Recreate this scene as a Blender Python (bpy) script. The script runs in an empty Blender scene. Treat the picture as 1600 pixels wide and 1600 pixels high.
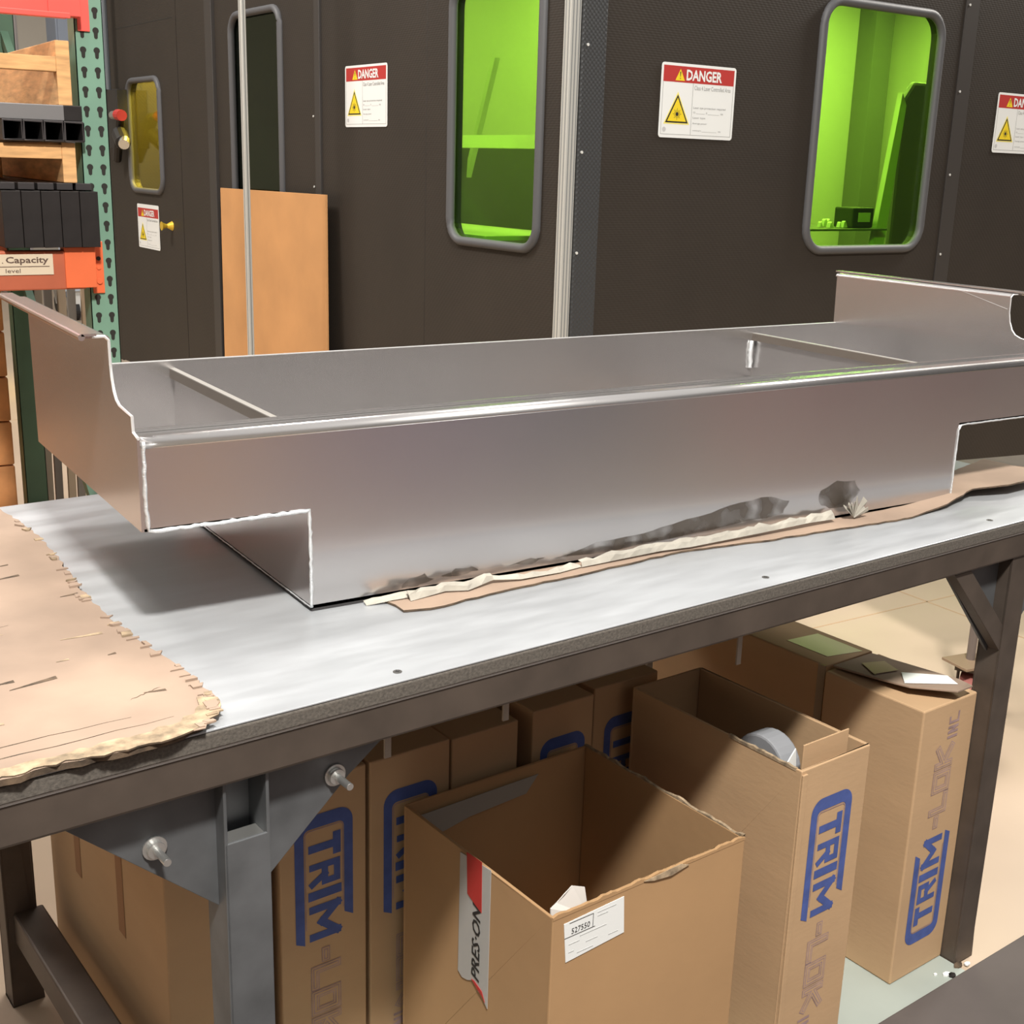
import bpy, bmesh, math, random
from mathutils import Vector, Matrix
C = bpy.context.scene.collection
random.seed(7)
# ------------------------------------------------------------------ camera, world, lights, exposure
camd = bpy.data.cameras.new('camera'); cam = bpy.data.objects.new('camera', camd); C.objects.link(cam)
R3 = Matrix(((0.846188, 0.119824, -0.519238), (-0.532084, 0.243379, -0.810958), (0.029199, 0.962501, 0.269701)))
cam.matrix_world = Matrix.Translation((-0.622, -1.464, 1.506)) @ R3.to_4x4()
camd.sensor_width = 36; camd.lens = 43.742; camd.clip_end = 80
bpy.context.scene.camera = cam
vs = bpy.context.scene.view_settings
vs.view_transform = 'Standard'; vs.look = 'None'; vs.gamma = 1; vs.use_curve_mapping = False; vs.exposure = 0.0
world = bpy.data.worlds.new('world'); bpy.context.scene.world = world; world.use_nodes = True
wn = world.node_tree.nodes; wl = world.node_tree.links
bg = wn['Background']; bg.inputs[1].default_value = 0.45
tc = wn.new('ShaderNodeTexCoord'); sp = wn.new('ShaderNodeSeparateXYZ'); wl.new(tc.outputs['Generated'], sp.inputs[0])
mr = wn.new('ShaderNodeMapRange'); mr.inputs[1].default_value = -0.25; mr.inputs[2].default_value = 0.6; wl.new(sp.outputs[2], mr.inputs[0])
cr = wn.new('ShaderNodeValToRGB'); wl.new(mr.outputs[0], cr.inputs[0])
cr.color_ramp.elements[0].color = (0.10, 0.085, 0.08, 1); cr.color_ramp.elements[1].color = (1.5, 1.47, 1.42, 1)
e_ = cr.color_ramp.elements.new(0.3); e_.color = (0.10, 0.09, 0.085, 1); e2_ = cr.color_ramp.elements.new(0.7); e2_.color = (0.34, 0.32, 0.31, 1)
wl.new(cr.outputs[0], bg.inputs[0])
def area(name, loc, target, power, size, col=(1, 1, 1), size_y=None):
    d = bpy.data.lights.new(name, 'AREA'); d.energy = power; d.color = col; d.size = size
    if size_y: d.shape = 'RECTANGLE'; d.size_y = size_y
    o = bpy.data.objects.new(name, d); C.objects.link(o); o.location = loc
    o.rotation_euler = (Vector(target) - Vector(loc)).to_track_quat('-Z', 'Y').to_euler(); return o
area('high_bay_front', (-0.75, -2.45, 5.0), (0.4, 0.1, 0.7), 500, 0.42, (1, 0.96, 0.90))
area('high_bay_behind', (0.5, 1.75, 5.6), (0.6, 0.3, 0.9), 120, 0.9, (1, 0.96, 0.92))
area('high_bay_aisle', (-1.5, 5.5, 5.6), (-0.3, 5.0, 0.0), 330, 1.2, (1, 0.94, 0.87))
area('high_bay_right', (7.6, 2.05, 4.7), (1.6, 0.9, 0.5), 230, 1.0, (1, 0.94, 0.86))

# ------------------------------------------------------------------ helpers
def lin(c):
    c = c / 255.0
    return c / 12.92 if c <= 0.04045 else ((c + 0.055) / 1.055) ** 2.4
def rgb(r, g, b): return (lin(r), lin(g), lin(b), 1)
MATS = {}
def mat(name, col, rough=0.6, metal=0.0, var=0.0, scale=8, bump=0.0, bscale=60, stretch=None, spec=None, dark=None, rvar=0.0):
    if name in MATS: return MATS[name]
    m = bpy.data.materials.new(name); m.use_nodes = True; MATS[name] = m
    n = m.node_tree.nodes; l = m.node_tree.links; b = n['Principled BSDF']
    c = rgb(*col); b.inputs['Base Color'].default_value = c
    b.inputs['Roughness'].default_value = rough; b.inputs['Metallic'].default_value = metal
    if spec is not None: b.inputs['Specular IOR Level'].default_value = spec
    t = n.new('ShaderNodeTexCoord'); mp = n.new('ShaderNodeMapping'); l.new(t.outputs['Object'], mp.inputs[0])
    if stretch: mp.inputs['Scale'].default_value = stretch
    if var > 0 or rvar > 0:
        ns = n.new('ShaderNodeTexNoise'); ns.inputs['Scale'].default_value = scale; ns.inputs['Detail'].default_value = 6
        l.new(mp.outputs[0], ns.inputs[0])
        if var > 0:
            mx = n.new('ShaderNodeMix'); mx.data_type = 'RGBA'
            k = dark if dark else tuple(max(0, x * (1 - var)) for x in col)
            mx.inputs[6].default_value = rgb(*k); mx.inputs[7].default_value = rgb(*[min(255, x * (1 + var * 0.4)) for x in col])
            r = n.new('ShaderNodeMapRange'); r.inputs[1].default_value = 0.3; r.inputs[2].default_value = 0.7
            l.new(ns.outputs[0], r.inputs[0]); l.new(r.outputs[0], mx.inputs[0]); l.new(mx.outputs[2], b.inputs['Base Color'])
        if rvar > 0:
            r2 = n.new('ShaderNodeMapRange'); r2.inputs[1].default_value = 0.3; r2.inputs[2].default_value = 0.7
            r2.inputs[3].default_value = rough - rvar; r2.inputs[4].default_value = rough + rvar
            l.new(ns.outputs[0], r2.inputs[0]); l.new(r2.outputs[0], b.inputs['Roughness'])
    if bump > 0:
        n2 = n.new('ShaderNodeTexNoise'); n2.inputs['Scale'].default_value = bscale; n2.inputs['Detail'].default_value = 4
        l.new(mp.outputs[0], n2.inputs[0]); bp = n.new('ShaderNodeBump'); bp.inputs['Strength'].default_value = bump
        bp.inputs['Distance'].default_value = 0.002; l.new(n2.outputs[0], bp.inputs['Height']); l.new(bp.outputs[0], b.inputs['Normal'])
    return m
def emis(name, col, s):
    m = bpy.data.materials.new(name); m.use_nodes = True; b = m.node_tree.nodes['Principled BSDF']
    b.inputs['Base Color'].default_value = rgb(*col); b.inputs['Emission Color'].default_value = rgb(*col); b.inputs['Emission Strength'].default_value = s; return m
def pane_mat(name, tint, gloss=0.10, grough=0.03):
    m = bpy.data.materials.new(name); m.use_nodes = True; n = m.node_tree.nodes; l = m.node_tree.links; n.clear()
    o = n.new('ShaderNodeOutputMaterial'); tr = n.new('ShaderNodeBsdfTransparent'); tr.inputs[0].default_value = (*tint, 1)
    g = n.new('ShaderNodeBsdfGlossy'); g.inputs['Roughness'].default_value = grough; g.inputs[0].default_value = (0.9, 1, 0.85, 1)
    mx = n.new('ShaderNodeMixShader'); fr = n.new('ShaderNodeLayerWeight'); fr.inputs[0].default_value = 0.5; pw = n.new('ShaderNodeMath'); pw.operation = 'MULTIPLY_ADD'; pw.inputs[1].default_value = 0.16; pw.inputs[2].default_value = 0.02
    l.new(fr.outputs['Facing'], pw.inputs[0]); l.new(pw.outputs[0], mx.inputs[0]); l.new(tr.outputs[0], mx.inputs[1]); l.new(g.outputs[0], mx.inputs[2]); l.new(mx.outputs[0], o.inputs[0]); return m

class MB:
    def __init__(s): s.v = []; s.f = []; s.mi = []; s.cur = 0
    def face(s, pts):
        i = len(s.v); s.v += [tuple(p) for p in pts]; s.f.append(tuple(range(i, i + len(pts)))); s.mi.append(s.cur)
    def box(s, x0, x1, y0, y1, z0, z1):
        i = len(s.v); s.v += [(x, y, z) for x in (x0, x1) for y in (y0, y1) for z in (z0, z1)]
        for f in ((0, 1, 3, 2), (4, 6, 7, 5), (0, 4, 5, 1), (2, 3, 7, 6), (0, 2, 6, 4), (1, 5, 7, 3)):
            s.f.append(tuple(i + k for k in f)); s.mi.append(s.cur)
        return s
    def prism(s, pts, d):      # pts: 3D polygon, d: extrusion vector
        d = Vector(d); n = len(pts); i = len(s.v); s.v += [tuple(p) for p in pts] + [tuple(Vector(p) + d) for p in pts]
        s.f.append(tuple(range(i + n - 1, i - 1, -1))); s.f.append(tuple(range(i + n, i + 2 * n))); s.mi += [s.cur] * 2
        for k in range(n):
            a, b = i + k, i + (k + 1) % n; s.f.append((a, b, b + n, a + n)); s.mi.append(s.cur)
        return s
    def tube(s, path, r, n=10, closed=False, cap=True):
        P = [Vector(p) for p in path]; m = len(P); i0 = len(s.v); up = Vector((0.123, 0.31, 0.94))
        for k, p in enumerate(P):
            if closed: t = P[(k + 1) % m] - P[k - 1]
            else: t = P[min(k + 1, m - 1)] - P[max(k - 1, 0)]
            t.normalize(); u = t.cross(up)
            if u.length < 0.1: u = t.cross(Vector((1, 0, 0)))
            u.normalize(); w = t.cross(u); rr = r[k] if isinstance(r, (list, tuple)) else r
            for j in range(n):
                a = 2 * math.pi * j / n; s.v.append(tuple(p + (u * math.cos(a) + w * math.sin(a)) * rr))
        for k in range(m if closed else m - 1):
            k2 = (k + 1) % m
            for j in range(n):
                j2 = (j + 1) % n; s.f.append((i0 + k * n + j, i0 + k * n + j2, i0 + k2 * n + j2, i0 + k2 * n + j)); s.mi.append(s.cur)
        if cap and not closed:
            s.f.append(tuple(i0 + j for j in reversed(range(n)))); s.f.append(tuple(i0 + (m - 1) * n + j for j in range(n))); s.mi += [s.cur] * 2
        return s
    def build(s, name, m, parent=None, bevel=0, smooth=False, label=None, weld=True):
        me = bpy.data.meshes.new(name); me.from_pydata(s.v, [], s.f)
        for x in (m if isinstance(m, (list, tuple)) else [m]): me.materials.append(x)
        for p, k in zip(me.polygons, s.mi): p.material_index = k
        bm = bmesh.new(); bm.from_mesh(me)
        if weld: bmesh.ops.remove_doubles(bm, verts=bm.verts, dist=1e-5)
        bmesh.ops.recalc_face_normals(bm, faces=bm.faces); bm.to_mesh(me); bm.free()
        if smooth:
            for p in me.polygons: p.use_smooth = True
        o = bpy.data.objects.new(name, me); C.objects.link(o)
        if parent: o.parent = parent
        if bevel:
            b = o.modifiers.new('bevel', 'BEVEL'); b.width = bevel; b.segments = 2; b.limit_method = 'ANGLE'; b.angle_limit = 0.7
        if label: o['label'] = label
        return o
def tag(o, label=None, cat=None, group=None, kind=None):
    if label: o['label'] = label
    if cat: o['category'] = cat
    if group: o['group'] = group
    if kind: o['kind'] = kind
    return o
def thing(name, label, cat, loc=(0, 0, 0), rz=0, group=None):
    o = bpy.data.objects.new(name, None); o.empty_display_size = 0.1; C.objects.link(o); o.location = loc; o.rotation_euler = (0, 0, rz)
    return tag(o, label, cat, group)
def box(name, m, parent, x0, x1, y0, y1, z0, z1, bevel=0, label=None): return MB().box(x0, x1, y0, y1, z0, z1).build(name, m, parent, bevel, label=label)
def text_mb(mb, s, org, u, v, width=None, height=None, shear=0.0, bold=0.0, depth=0.0004):
    """flat lettering: org = lower left, u/v = unit directions; scaled to width x height"""
    cu = bpy.data.curves.new('t', 'FONT'); cu.body = s; cu.shear = shear; cu.offset = bold; cu.resolution_u = 2
    o = bpy.data.objects.new('t', cu); C.objects.link(o); bpy.context.view_layer.update()
    me = bpy.data.meshes.new_from_object(o.evaluated_get(bpy.context.evaluated_depsgraph_get()))
    xs = [q.co.x for q in me.vertices]; ys = [q.co.y for q in me.vertices]
    x0, y0 = min(xs), min(ys); sx = max(xs) - x0; sy = max(ys) - y0
    ky = (height or 1) / sy if height else width / sx; kx = width / sx if width else ky
    if not height: ky = kx
    u = Vector(u); v = Vector(v); org = Vector(org); nrm = u.cross(v) * depth; i = len(mb.v)
    mb.v += [tuple(org + u * (q.co.x - x0) * kx + v * (q.co.y - y0) * ky + nrm) for q in me.vertices]
    for p in me.polygons: mb.f.append(tuple(i + k for k in p.vertices)); mb.mi.append(mb.cur)
    bpy.data.objects.remove(o); bpy.data.meshes.remove(me); bpy.data.curves.remove(cu)
def rrect(cx, cy, w, h, r, n=6):
    out = []
    for (sx, sy, a0) in ((1, 1, 0), (-1, 1, 90), (-1, -1, 180), (1, -1, 270)):
        for k in range(n + 1):
            a = math.radians(a0 + 90 * k / n); out.append((cx + sx * (w / 2 - r) + r * math.cos(a), cy + sy * (h / 2 - r) + r * math.sin(a)))
    return out

# ------------------------------------------------------------------ materials
ALU = mat('brushed_aluminium', (198, 195, 194), 0.23, 0.88, rvar=0.02, scale=5)
ALUE = mat('cut_aluminium_edge', (240, 240, 240), 0.35, 0.6)
WELD = mat('weld_metal', (225, 228, 230), 0.4, 0.6, bump=0.8, bscale=400)
SOOT = mat('smudge_metal', (120, 112, 108), 0.5, 0.85)
TOPM = mat('galvanised_sheet', (176, 179, 182), 0.40, 0.42, 0.05, 6, 0.02, 80, (1, 5, 1), rvar=0.07)
PBOARD = mat('particle_board', (92, 86, 79), 0.9, 0, 0.2, 260, 0.3, 300)
STEEL = mat('dark_mill_steel', (88, 78, 70), 0.5, 0.35, 0.12, 14)
STEELB = mat('blue_grey_steel', (98, 100, 102), 0.5, 0.35, 0.15, 14)
BRIGHT = mat('bright_steel', (205, 205, 202), 0.3, 0.9)
CARD = mat('corrugated_cardboard', (184, 152, 116), 0.85, 0, 0.04, 3, 0.15, 40, (1, 1, 3))
CARDB = mat('browner_cardboard', (172, 136, 96), 0.85, 0, 0.05, 3, 0.15, 40)
CARDL = mat('pale_worn_cardboard', (150, 129, 112), 0.88, 0, 0.12, 6, 0.2, 40)
CARDE = mat('torn_cardboard_edge', (158, 138, 112), 0.9, 0, 0.3, 60, 0.5, 120)
CARDD = mat('dirty_cardboard_edge', (92, 76, 60), 0.9, 0, 0.4, 60, 0.5, 120)
PAPER = mat('torn_paper', (162, 157, 146), 0.9, 0, 0.12, 20, 0.4, 60)
BLUE = mat('blue_print', (70, 88, 150), 0.8, 0, 0.12, 40)
MAUVE = mat('mauve_print', (160, 134, 132), 0.8, 0, 0.15, 40)
WHITE = mat('white_label', (228, 230, 228), 0.5)
INK = mat('black_ink', (36, 34, 34), 0.6)
GREYINK = mat('grey_ink', (140, 140, 138), 0.6)
RED = mat('red_print', (178, 52, 48), 0.5)
YEL = mat('yellow_print', (232, 205, 40), 0.5)
RUB = mat('dark_rubber', (52, 50, 50), 0.7, 0, 0.1, 20)
def grid_mat():
    m = mat('textured_charcoal_panel', (50, 44, 38), 0.55, 0.0, 0.06, 3, spec=0.4)
    n = m.node_tree.nodes; l = m.node_tree.links; b = n['Principled BSDF']; t = n.new('ShaderNodeTexCoord')
    w1 = n.new('ShaderNodeTexWave'); w1.bands_direction = 'Z'; w1.inputs['Scale'].default_value = 36
    w2 = n.new('ShaderNodeTexWave'); w2.bands_direction = 'DIAGONAL'; w2.inputs['Scale'].default_value = 26
    l.new(t.outputs['Object'], w1.inputs[0]); l.new(t.outputs['Object'], w2.inputs[0])
    a = n.new('ShaderNodeMath'); a.operation = 'ADD'; l.new(w1.outputs[1], a.inputs[0]); l.new(w2.outputs[1], a.inputs[1])
    bp = n.new('ShaderNodeBump'); bp.inputs['Strength'].default_value = 0.12; bp.inputs['Distance'].default_value = 0.002
    l.new(a.outputs[0], bp.inputs['Height']); l.new(bp.outputs[0], b.inputs['Normal']); return m
PANEL = grid_mat()
TRIMD = mat('charcoal_trim', (58, 54, 51), 0.5)
GASK = mat('grey_rubber_gasket', (84, 84, 86), 0.55)
DIAM = mat('diamond_textured_column', (66, 67, 68), 0.4, 0.2)
def diam():
    n = DIAM.node_tree.nodes; l = DIAM.node_tree.links; t = n.new('ShaderNodeTexCoord'); mp = n.new('ShaderNodeMapping')
    mp.inputs['Rotation'].default_value = (0, math.radians(45), 0); l.new(t.outputs['Object'], mp.inputs[0])
    v = n.new('ShaderNodeTexVoronoi'); v.inputs['Scale'].default_value = 75; v.inputs['Randomness'].default_value = 0; l.new(mp.outputs[0], v.inputs[0])
    bp = n.new('ShaderNodeBump'); bp.inputs['Strength'].default_value = 0.8; bp.inputs['Distance'].default_value = 0.003
    l.new(v.outputs[0], bp.inputs['Height']); l.new(bp.outputs[0], n['Principled BSDF'].inputs['Normal'])
diam()
EXTR = mat('aluminium_extrusion', (206, 205, 198), 0.35, 0.35)
GREENG = pane_mat('green_laser_glass', (0.56, 0.80, 0.22))
DKGRN = pane_mat('dark_green_glass', (0.3, 0.4, 0.24), grough=0.01)
AMBER = pane_mat('amber_glass', (0.92, 0.80, 0.25))
INNER = mat('pale_inner_wall', (214, 214, 208), 0.7)
INNERD = mat('grey_inner_steel', (120, 122, 118), 0.6)
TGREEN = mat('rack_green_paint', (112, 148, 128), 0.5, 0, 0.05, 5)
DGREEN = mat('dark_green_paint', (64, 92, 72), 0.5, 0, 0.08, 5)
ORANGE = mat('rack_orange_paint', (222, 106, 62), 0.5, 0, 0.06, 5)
REDP = mat('rack_red_paint', (232, 92, 82), 0.4, 0, 0.04, 5)
HOLE = mat('dark_hole', (38, 36, 32), 0.9)
WOOD = mat('pale_pine', (222, 172, 116), 0.8, 0, 0.15, 10, 0.2, 40, (1, 1, 6))
BLKT = mat('black_steel_tube', (42, 38, 37), 0.45, 0.3, 0.15, 20)
GRYT = mat('grey_steel_tube', (128, 126, 126), 0.45, 0.4)
FLOORM = mat('sealed_concrete', (186, 166, 144), 0.42, 0, 0.06, 1.2, spec=0.4, rvar=0.06)
MATM = mat('grey_floor_mat', (88, 80, 76), 0.8, 0, 0.15, 3, 0.3, 60)
SHEETM = mat('pale_grey_green_sheet', (168, 176, 168), 0.55, 0.1, 0.06, 4)
WALLM = mat('cream_hall_wall', (212, 204, 190), 0.8, 0, 0.05, 1)
REDCL = mat('dusty_red_wheel', (160, 96, 88), 0.6)
TAN = mat('tan_fibreboard', (196, 144, 92), 0.75, 0, 0.05, 4)

# ------------------------------------------------------------------ setting
f = MB().box(-9, 12, -9, 16, -0.1, 0).build('floor', FLOORM); tag(f, kind='structure')
w = MB().box(-9, 12, 16, 16.2, 0, 6).build('wall_back', WALLM); tag(w, kind='structure')
w = MB().box(-9.2, -9, -9, 16, 0, 6).build('wall_left', WALLM); tag(w, kind='structure')
tag(MB().box(-6, -0.98, -2.5, 9, 0, 0.001).build('added_reflection_strip', mat('brown_reflection_strip', (112, 92, 74), 0.6)), kind='structure')  # unseen brown strip added so the tray's left end reflects a darker floor
pw_ = mat('reflection_bands_paint', (130, 112, 116), 0.6)  # colour bands stand for the shop items mirrored in the tray front
def bands():
    n = pw_.node_tree.nodes; l = pw_.node_tree.links; t = n.new('ShaderNodeTexCoord'); sx = n.new('ShaderNodeSeparateXYZ'); l.new(t.outputs['Object'], sx.inputs[0])
    m1 = n.new('ShaderNodeMapRange'); m1.inputs[1].default_value = 0; m1.inputs[2].default_value = 6.5; l.new(sx.outputs[0], m1.inputs[0])
    c = n.new('ShaderNodeValToRGB'); c.color_ramp.interpolation = 'CONSTANT'; l.new(m1.outputs[0], c.inputs[0])
    el = c.color_ramp.elements; el[0].color = rgb(140, 106, 102); el[1].position = 0.97; el[1].color = rgb(120, 104, 92)
    for p, q in ((0.12, (186, 140, 92)), (0.165, (118, 94, 108)), (0.26, (92, 70, 104)), (0.34, (66, 68, 86)), (0.44, (58, 56, 60)), (0.50, (132, 112, 102)), (0.56, (142, 84, 82)), (0.66, (72, 56, 64)), (0.72, (116, 62, 58)), (0.84, (82, 60, 64))):
        e = el.new(p); e.color = rgb(*q)
    l.new(c.outputs[0], n['Principled BSDF'].inputs['Base Color'])
bands()
w = MB().box(-0.6, 7.5, -3.3, -3.2, 0, 1.15).build('added_reflection_wall', pw_); tag(w, kind='structure')  # unseen low wall, added only to be reflected in the tray
jm = mat('floor_joint', (176, 146, 116), 0.8)
for i, (x0, x1, y0, y1) in enumerate(((3.0, 3.008, -3, 9), (-3, 9, 1.35, 1.356), (-3, 9, 6.0, 6.006))):
    tag(MB().box(x0, x1, y0, y1, 0, 0.0006).build('floor_joint', jm), kind='structure')

# ------------------------------------------------------------------ table frame of reference
TH = 0.0842825; OX, OY = 0.0, -0.261
ct, st = math.cos(TH), math.sin(TH)
def iT(e, o, z=0): return Vector((OX + ct * e - st * o, OY + st * e + ct * o, z))

bench = thing('workbench', 'long steel-framed workbench with a grey sheet metal top', 'workbench', (OX, OY, 0), TH)
E0, E1, OB = -0.75, 1.62, 0.99
MB().box(E0, E1, -0.004, OB, 0.8975, 0.917).build('board_core', PBOARD, bench, 0.002, label='crumbling particle board edge')
MB().box(E0, E1, -0.003, OB, 0.9175, 0.920).build('sheet_metal_top', TOPM, bench, 0.001)
def rail(name, x0, x1, y0, y1, z0, z1, m=STEEL): return box(name, m, bench, x0, x1, y0, y1, z0, z1, 0.004)
rail('frame_rail', E0, E1, 0.0, 0.045, 0.848, 0.897); rail('frame_rail', E0, E1, OB - 0.05, OB - 0.005, 0.848, 0.897)
rail('frame_rail', E0, E0 + 0.05, 0.045, OB - 0.05, 0.848, 0.897); rail('frame_rail', E1 - 0.05, E1, 0.045, OB - 0.05, 0.848, 0.897)
edge = MB().box(E0, E1, -0.0015, 0.001, 0.8945, 0.8975).build('rail_edge', mat('pale_edge', (196, 194, 190), 0.4), bench, label='thin pale edge of the front rail')  # bright line along the rail comes from this strip's pale colour
def legc(e0, e1, o0, o1, z1, cut=False):
    mb = MB(); t = 0.004; zc = 0.772 if cut else z1
    mb.box(e0, e1, o0, o0 + t, 0, zc); mb.box(e0, e1, o1 - t, o1, 0, z1); mb.box(e0, e0 + t, o0, o1, 0, z1); mb.box(e1 - t, e1, o0, o1, 0, z1)
    lg = mb.build('leg', STEELB if cut else STEEL, bench, 0.001)
    if cut: box('leg_cap', BRIGHT, lg, e0 + t, e1 - t, o0 + 0.001, o0 + 0.03, zc - 0.012, zc - 0.002, 0.001, 'bright plate welded across the cut leg top')
    return lg
legc(-0.2215, -0.1665, 0.008, 0.058, 0.848, True)
legc(1.3, 1.357, 0.004, 0.05, 0.848)
legc(-0.245, -0.19, 0.92, 0.97, 0.848); legc(1.3, 1.357, 0.92, 0.97, 0.848)
rail('lower_rail', -0.232, -0.178, 0.055, 0.925, 0.13, 0.19); rail('lower_rail', 1.303, 1.35, 0.05, 0.92, 0.13, 0.185)
def gusset(pts, name='gusset_plate', t=0.006, o=0.030, flange=None):
    mb = MB(); mb.prism([(e, o, z) for e, z in pts], (0, t, 0))
    g = mb.build(name, STEELB, bench, 0.0008)
    if flange:
        (ea, za), (eb, zb) = flange
        m2 = MB(); m2.prism([(ea, o - 0.002, za), (eb, o - 0.002, zb), (eb + 0.05, o - 0.002, zb - 0.012 + 0.012), (ea + 0.05, o - 0.002, za)], (0, -0.022, 0)); m2.build('gusset_flange', STEEL, g, 0.001)
    return g
gusset([(-0.40, 0.846), (-0.2205, 0.846), (-0.2205, 0.684)]); gusset([(-0.1675, 0.846), (0.01, 0.846), (-0.052, 0.800), (-0.1675, 0.694)])
gusset([(1.13, 0.846), (1.301, 0.846), (1.301, 0.66)], flange=((1.125, 0.846), (1.300, 0.669)))
gusset([(1.356, 0.846), (1.53, 0.846), (1.356, 0.66)])
def bolt(e, z, parent=bench, o=0.030, L=0.038):
    mb = MB(); c = lambda r, a, b: mb.tube([(e, a, z), (e, b, z)], r, 20); c(0.014, o, o - 0.003); c(0.010, o - 0.003, o - 0.009); c(0.0045, o - 0.009, o - L)
    return mb.build('bolt', BRIGHT, parent, 0.0006, label='bright protruding bolt')
bolt(-0.293, 0.783); bolt(-0.072, 0.806)
for e, o in ((0.010, 0.022), (0.660, 0.027), (1.25, 0.03), (-0.55, 0.022)):
    mb = MB(); mb.tube([(e, o, 0.9198), (e, o, 0.9208)], 0.0055, 16)
    s = mb.build('screw', mat('screw_steel', (140, 138, 135), 0.35, 0.9), bench)
    m2 = MB(); m2.box(e - 0.003, e + 0.003, o - 0.0006, o + 0.0006, 0.9208, 0.9210); m2.box(e - 0.0006, e + 0.0006, o - 0.003, o + 0.003, 0.9208, 0.92105); m2.build('screw_slot', INK, s)
for e, zb in ((0.012, 0.797), (0.193, 0.80), (0.638, 0.778)):
    box('hanging_tab', mat('pale_tab', (150, 140, 128), 0.5, 0.3), bench, e - 0.0045, e + 0.0045, 0.046, 0.049, zb, 0.849)

# ------------------------------------------------------------------ aluminium tray
T = 0.0035; z0 = 0.925; Lc = 1.29; W_ = 0.216; WR = 0.2486; D = 0.563; H = 1.176; ZW = 1.0596; ZR = 1.065; HT = 1.2866; T0 = 0.003
tray = thing('aluminium_tray', 'large bent and welded bare aluminium tray with raised notched ends, lying on the bench', 'metal tray', (0, 0, 0))
def fil(pts, r, k):   # round the corner k of polygon
    p = [Vector(q) for q in pts]; a, b, c = p[k - 1], p[k], p[(k + 1) % len(p)]
    u = (a - b).normalized(); v = (c - b).normalized(); s = b + u * r; e = b + v * r
    arc = []
    for i in range(6):
        t = i / 5; arc.append((s * (1 - t) ** 2 + b * 2 * t * (1 - t) + e * t * t))
    return [tuple(q) for q in p[:k]] + [tuple(q) for q in arc] + [tuple(q) for q in p[k + 1:]]
BR = 0.007
def prof(x0, x1, zb, yf, s, name):   # long panel whose top bends into a flange, as a swept profile in YZ, cut per x-range
    pass
def long_panel(yf, s, name, label=None):
    """vertical sheet at y=yf with a stepped lower outline; top bent inward (s=+1 towards +y) into a flange"""
    BR = 0.013 if s > 0 else 0.007
    mb = MB(); pts = [(0, z0), (Lc, z0), (Lc, ZR), (Lc + WR, ZR), (Lc + WR, H - BR), (-W_, H - BR), (-W_, ZW), (0, ZW)]
    p3 = [(x, yf, z) for x, z in pts]; p3 = fil(p3, 0.010, 2); mb.prism(p3, (0, s * T, 0))
    n = 14; FL = 0.043
    outer = [(yf + s * BR * (1 - math.cos(a)), H - BR + BR * math.sin(a)) for a in [math.pi / 2 * k / n for k in range(n + 1)]] + [(yf + s * FL, H)]
    inner = [(yf + s * FL, H - T)] + [(yf + s * (BR - (BR - T) * math.cos(a)), H - BR + (BR - T) * math.sin(a)) for a in [math.pi / 2 * k / n for k in range(n, -1, -1)]]
    if s > 0: prof_ = outer + inner
    else:
        prof_ = [(yf - 0.0, H - BR), (yf - 0.0, H), (yf - T, H), (yf - T, H - BR)]
    mb.prism([(-W_, y, z) for y, z in prof_], (Lc + W_ + WR, 0, 0))
    return mb.build(name, ALU, tray, label=label)
fp_ = long_panel(0.0, 1, 'front_panel')
for p in fp_.data.polygons:
    if abs(p.normal.x) < 0.01 and p.normal.z > 0.02 and p.normal.z < 0.999: p.use_smooth = True
bp_ = long_panel(D, -1, 'back_panel')
MB().box(-W_, Lc + WR, D - T, D, H + 0.0001, H + 0.0016).build('cut_edge', ALUE, bp_, label='bright cut edge along the back rim')
MB().box(-W_, Lc + WR, 0.041, 0.0445, H - 0.0005, H + 0.0035).build('lip_hem', ALU, fp_)
MB().box(-W_, Lc + WR, 0.0345, 0.036, H - 0.0002, H + 0.0003).build('lip_groove', HOLE, fp_)
# end panels with notch profile and outward flange
prof_l = [(0.0, ZW), (0.0, H), (0.020, H + 0.004), (0.022, 1.199), (0.046, 1.2005), (0.075, 1.203), (0.088, 1.208), (0.097, 1.217), (0.104, 1.232), (0.108, 1.25), (0.109, HT - BR), (D + 0.006, HT - BR), (D, ZW)]
def end_panel(x, s, zb, name, label):
    pr = [(y, (zb if abs(z - ZW) < 1e-6 else z)) for y, z in prof_l]
    mb = MB(); mb.prism([(x, y, z) for y, z in pr], (s * T, 0, 0))
    n = 6; FL = 0.034; yn = 0.109
    out = [(x + s * (BR * (1 - math.cos(a))), HT - BR + BR * math.sin(a)) for a in [math.pi / 2 * k / n for k in range(n + 1)]] + [(x + s * FL, HT)]
    inn = [(x + s * FL, HT - T)] + [(x + s * (BR - (BR - T) * math.cos(a)), HT - BR + (BR - T) * math.sin(a)) for a in [math.pi / 2 * k / n for k in range(n, -1, -1)]]
    mb.prism([(a, yn, z) for a, z in out + inn], (0, D + 0.01 - yn, 0))
    o = mb.build(name, ALU, tray, label=label)
    # folded hem on the flange rim
    h = MB(); hy0 = yn - 0.016; h.tube([(x + s * (FL + 0.004), hy0, HT + 0.0), (x + s * (FL + 0.004), D + 0.03, HT + 0.0)], 0.0042, 10)
    h.box(min(x + s * (FL - 0.014), x + s * (FL + 0.004)), max(x + s * (FL - 0.014), x + s * (FL + 0.004)), hy0, D + 0.03, HT + 0.0012, HT + 0.0042)
    h.build('flange_hem', ALU, o)
    # bright cut edge
    e = MB(); path = [(y, z) for y, z in pr[1:11]]; q = [(x + s * T / 2, y - 0.0008, z) for y, z in path] + [(x + s * (BR), yn - 0.0008, HT - T / 2), (x + s * (FL - 0.012), yn - 0.0008, HT - T / 2)]
    e.tube(q, 0.0020 if s < 0 else 0.0011, 6); e.build('cut_edge', ALUE, o, label='bright cut edge')
    return o
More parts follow.
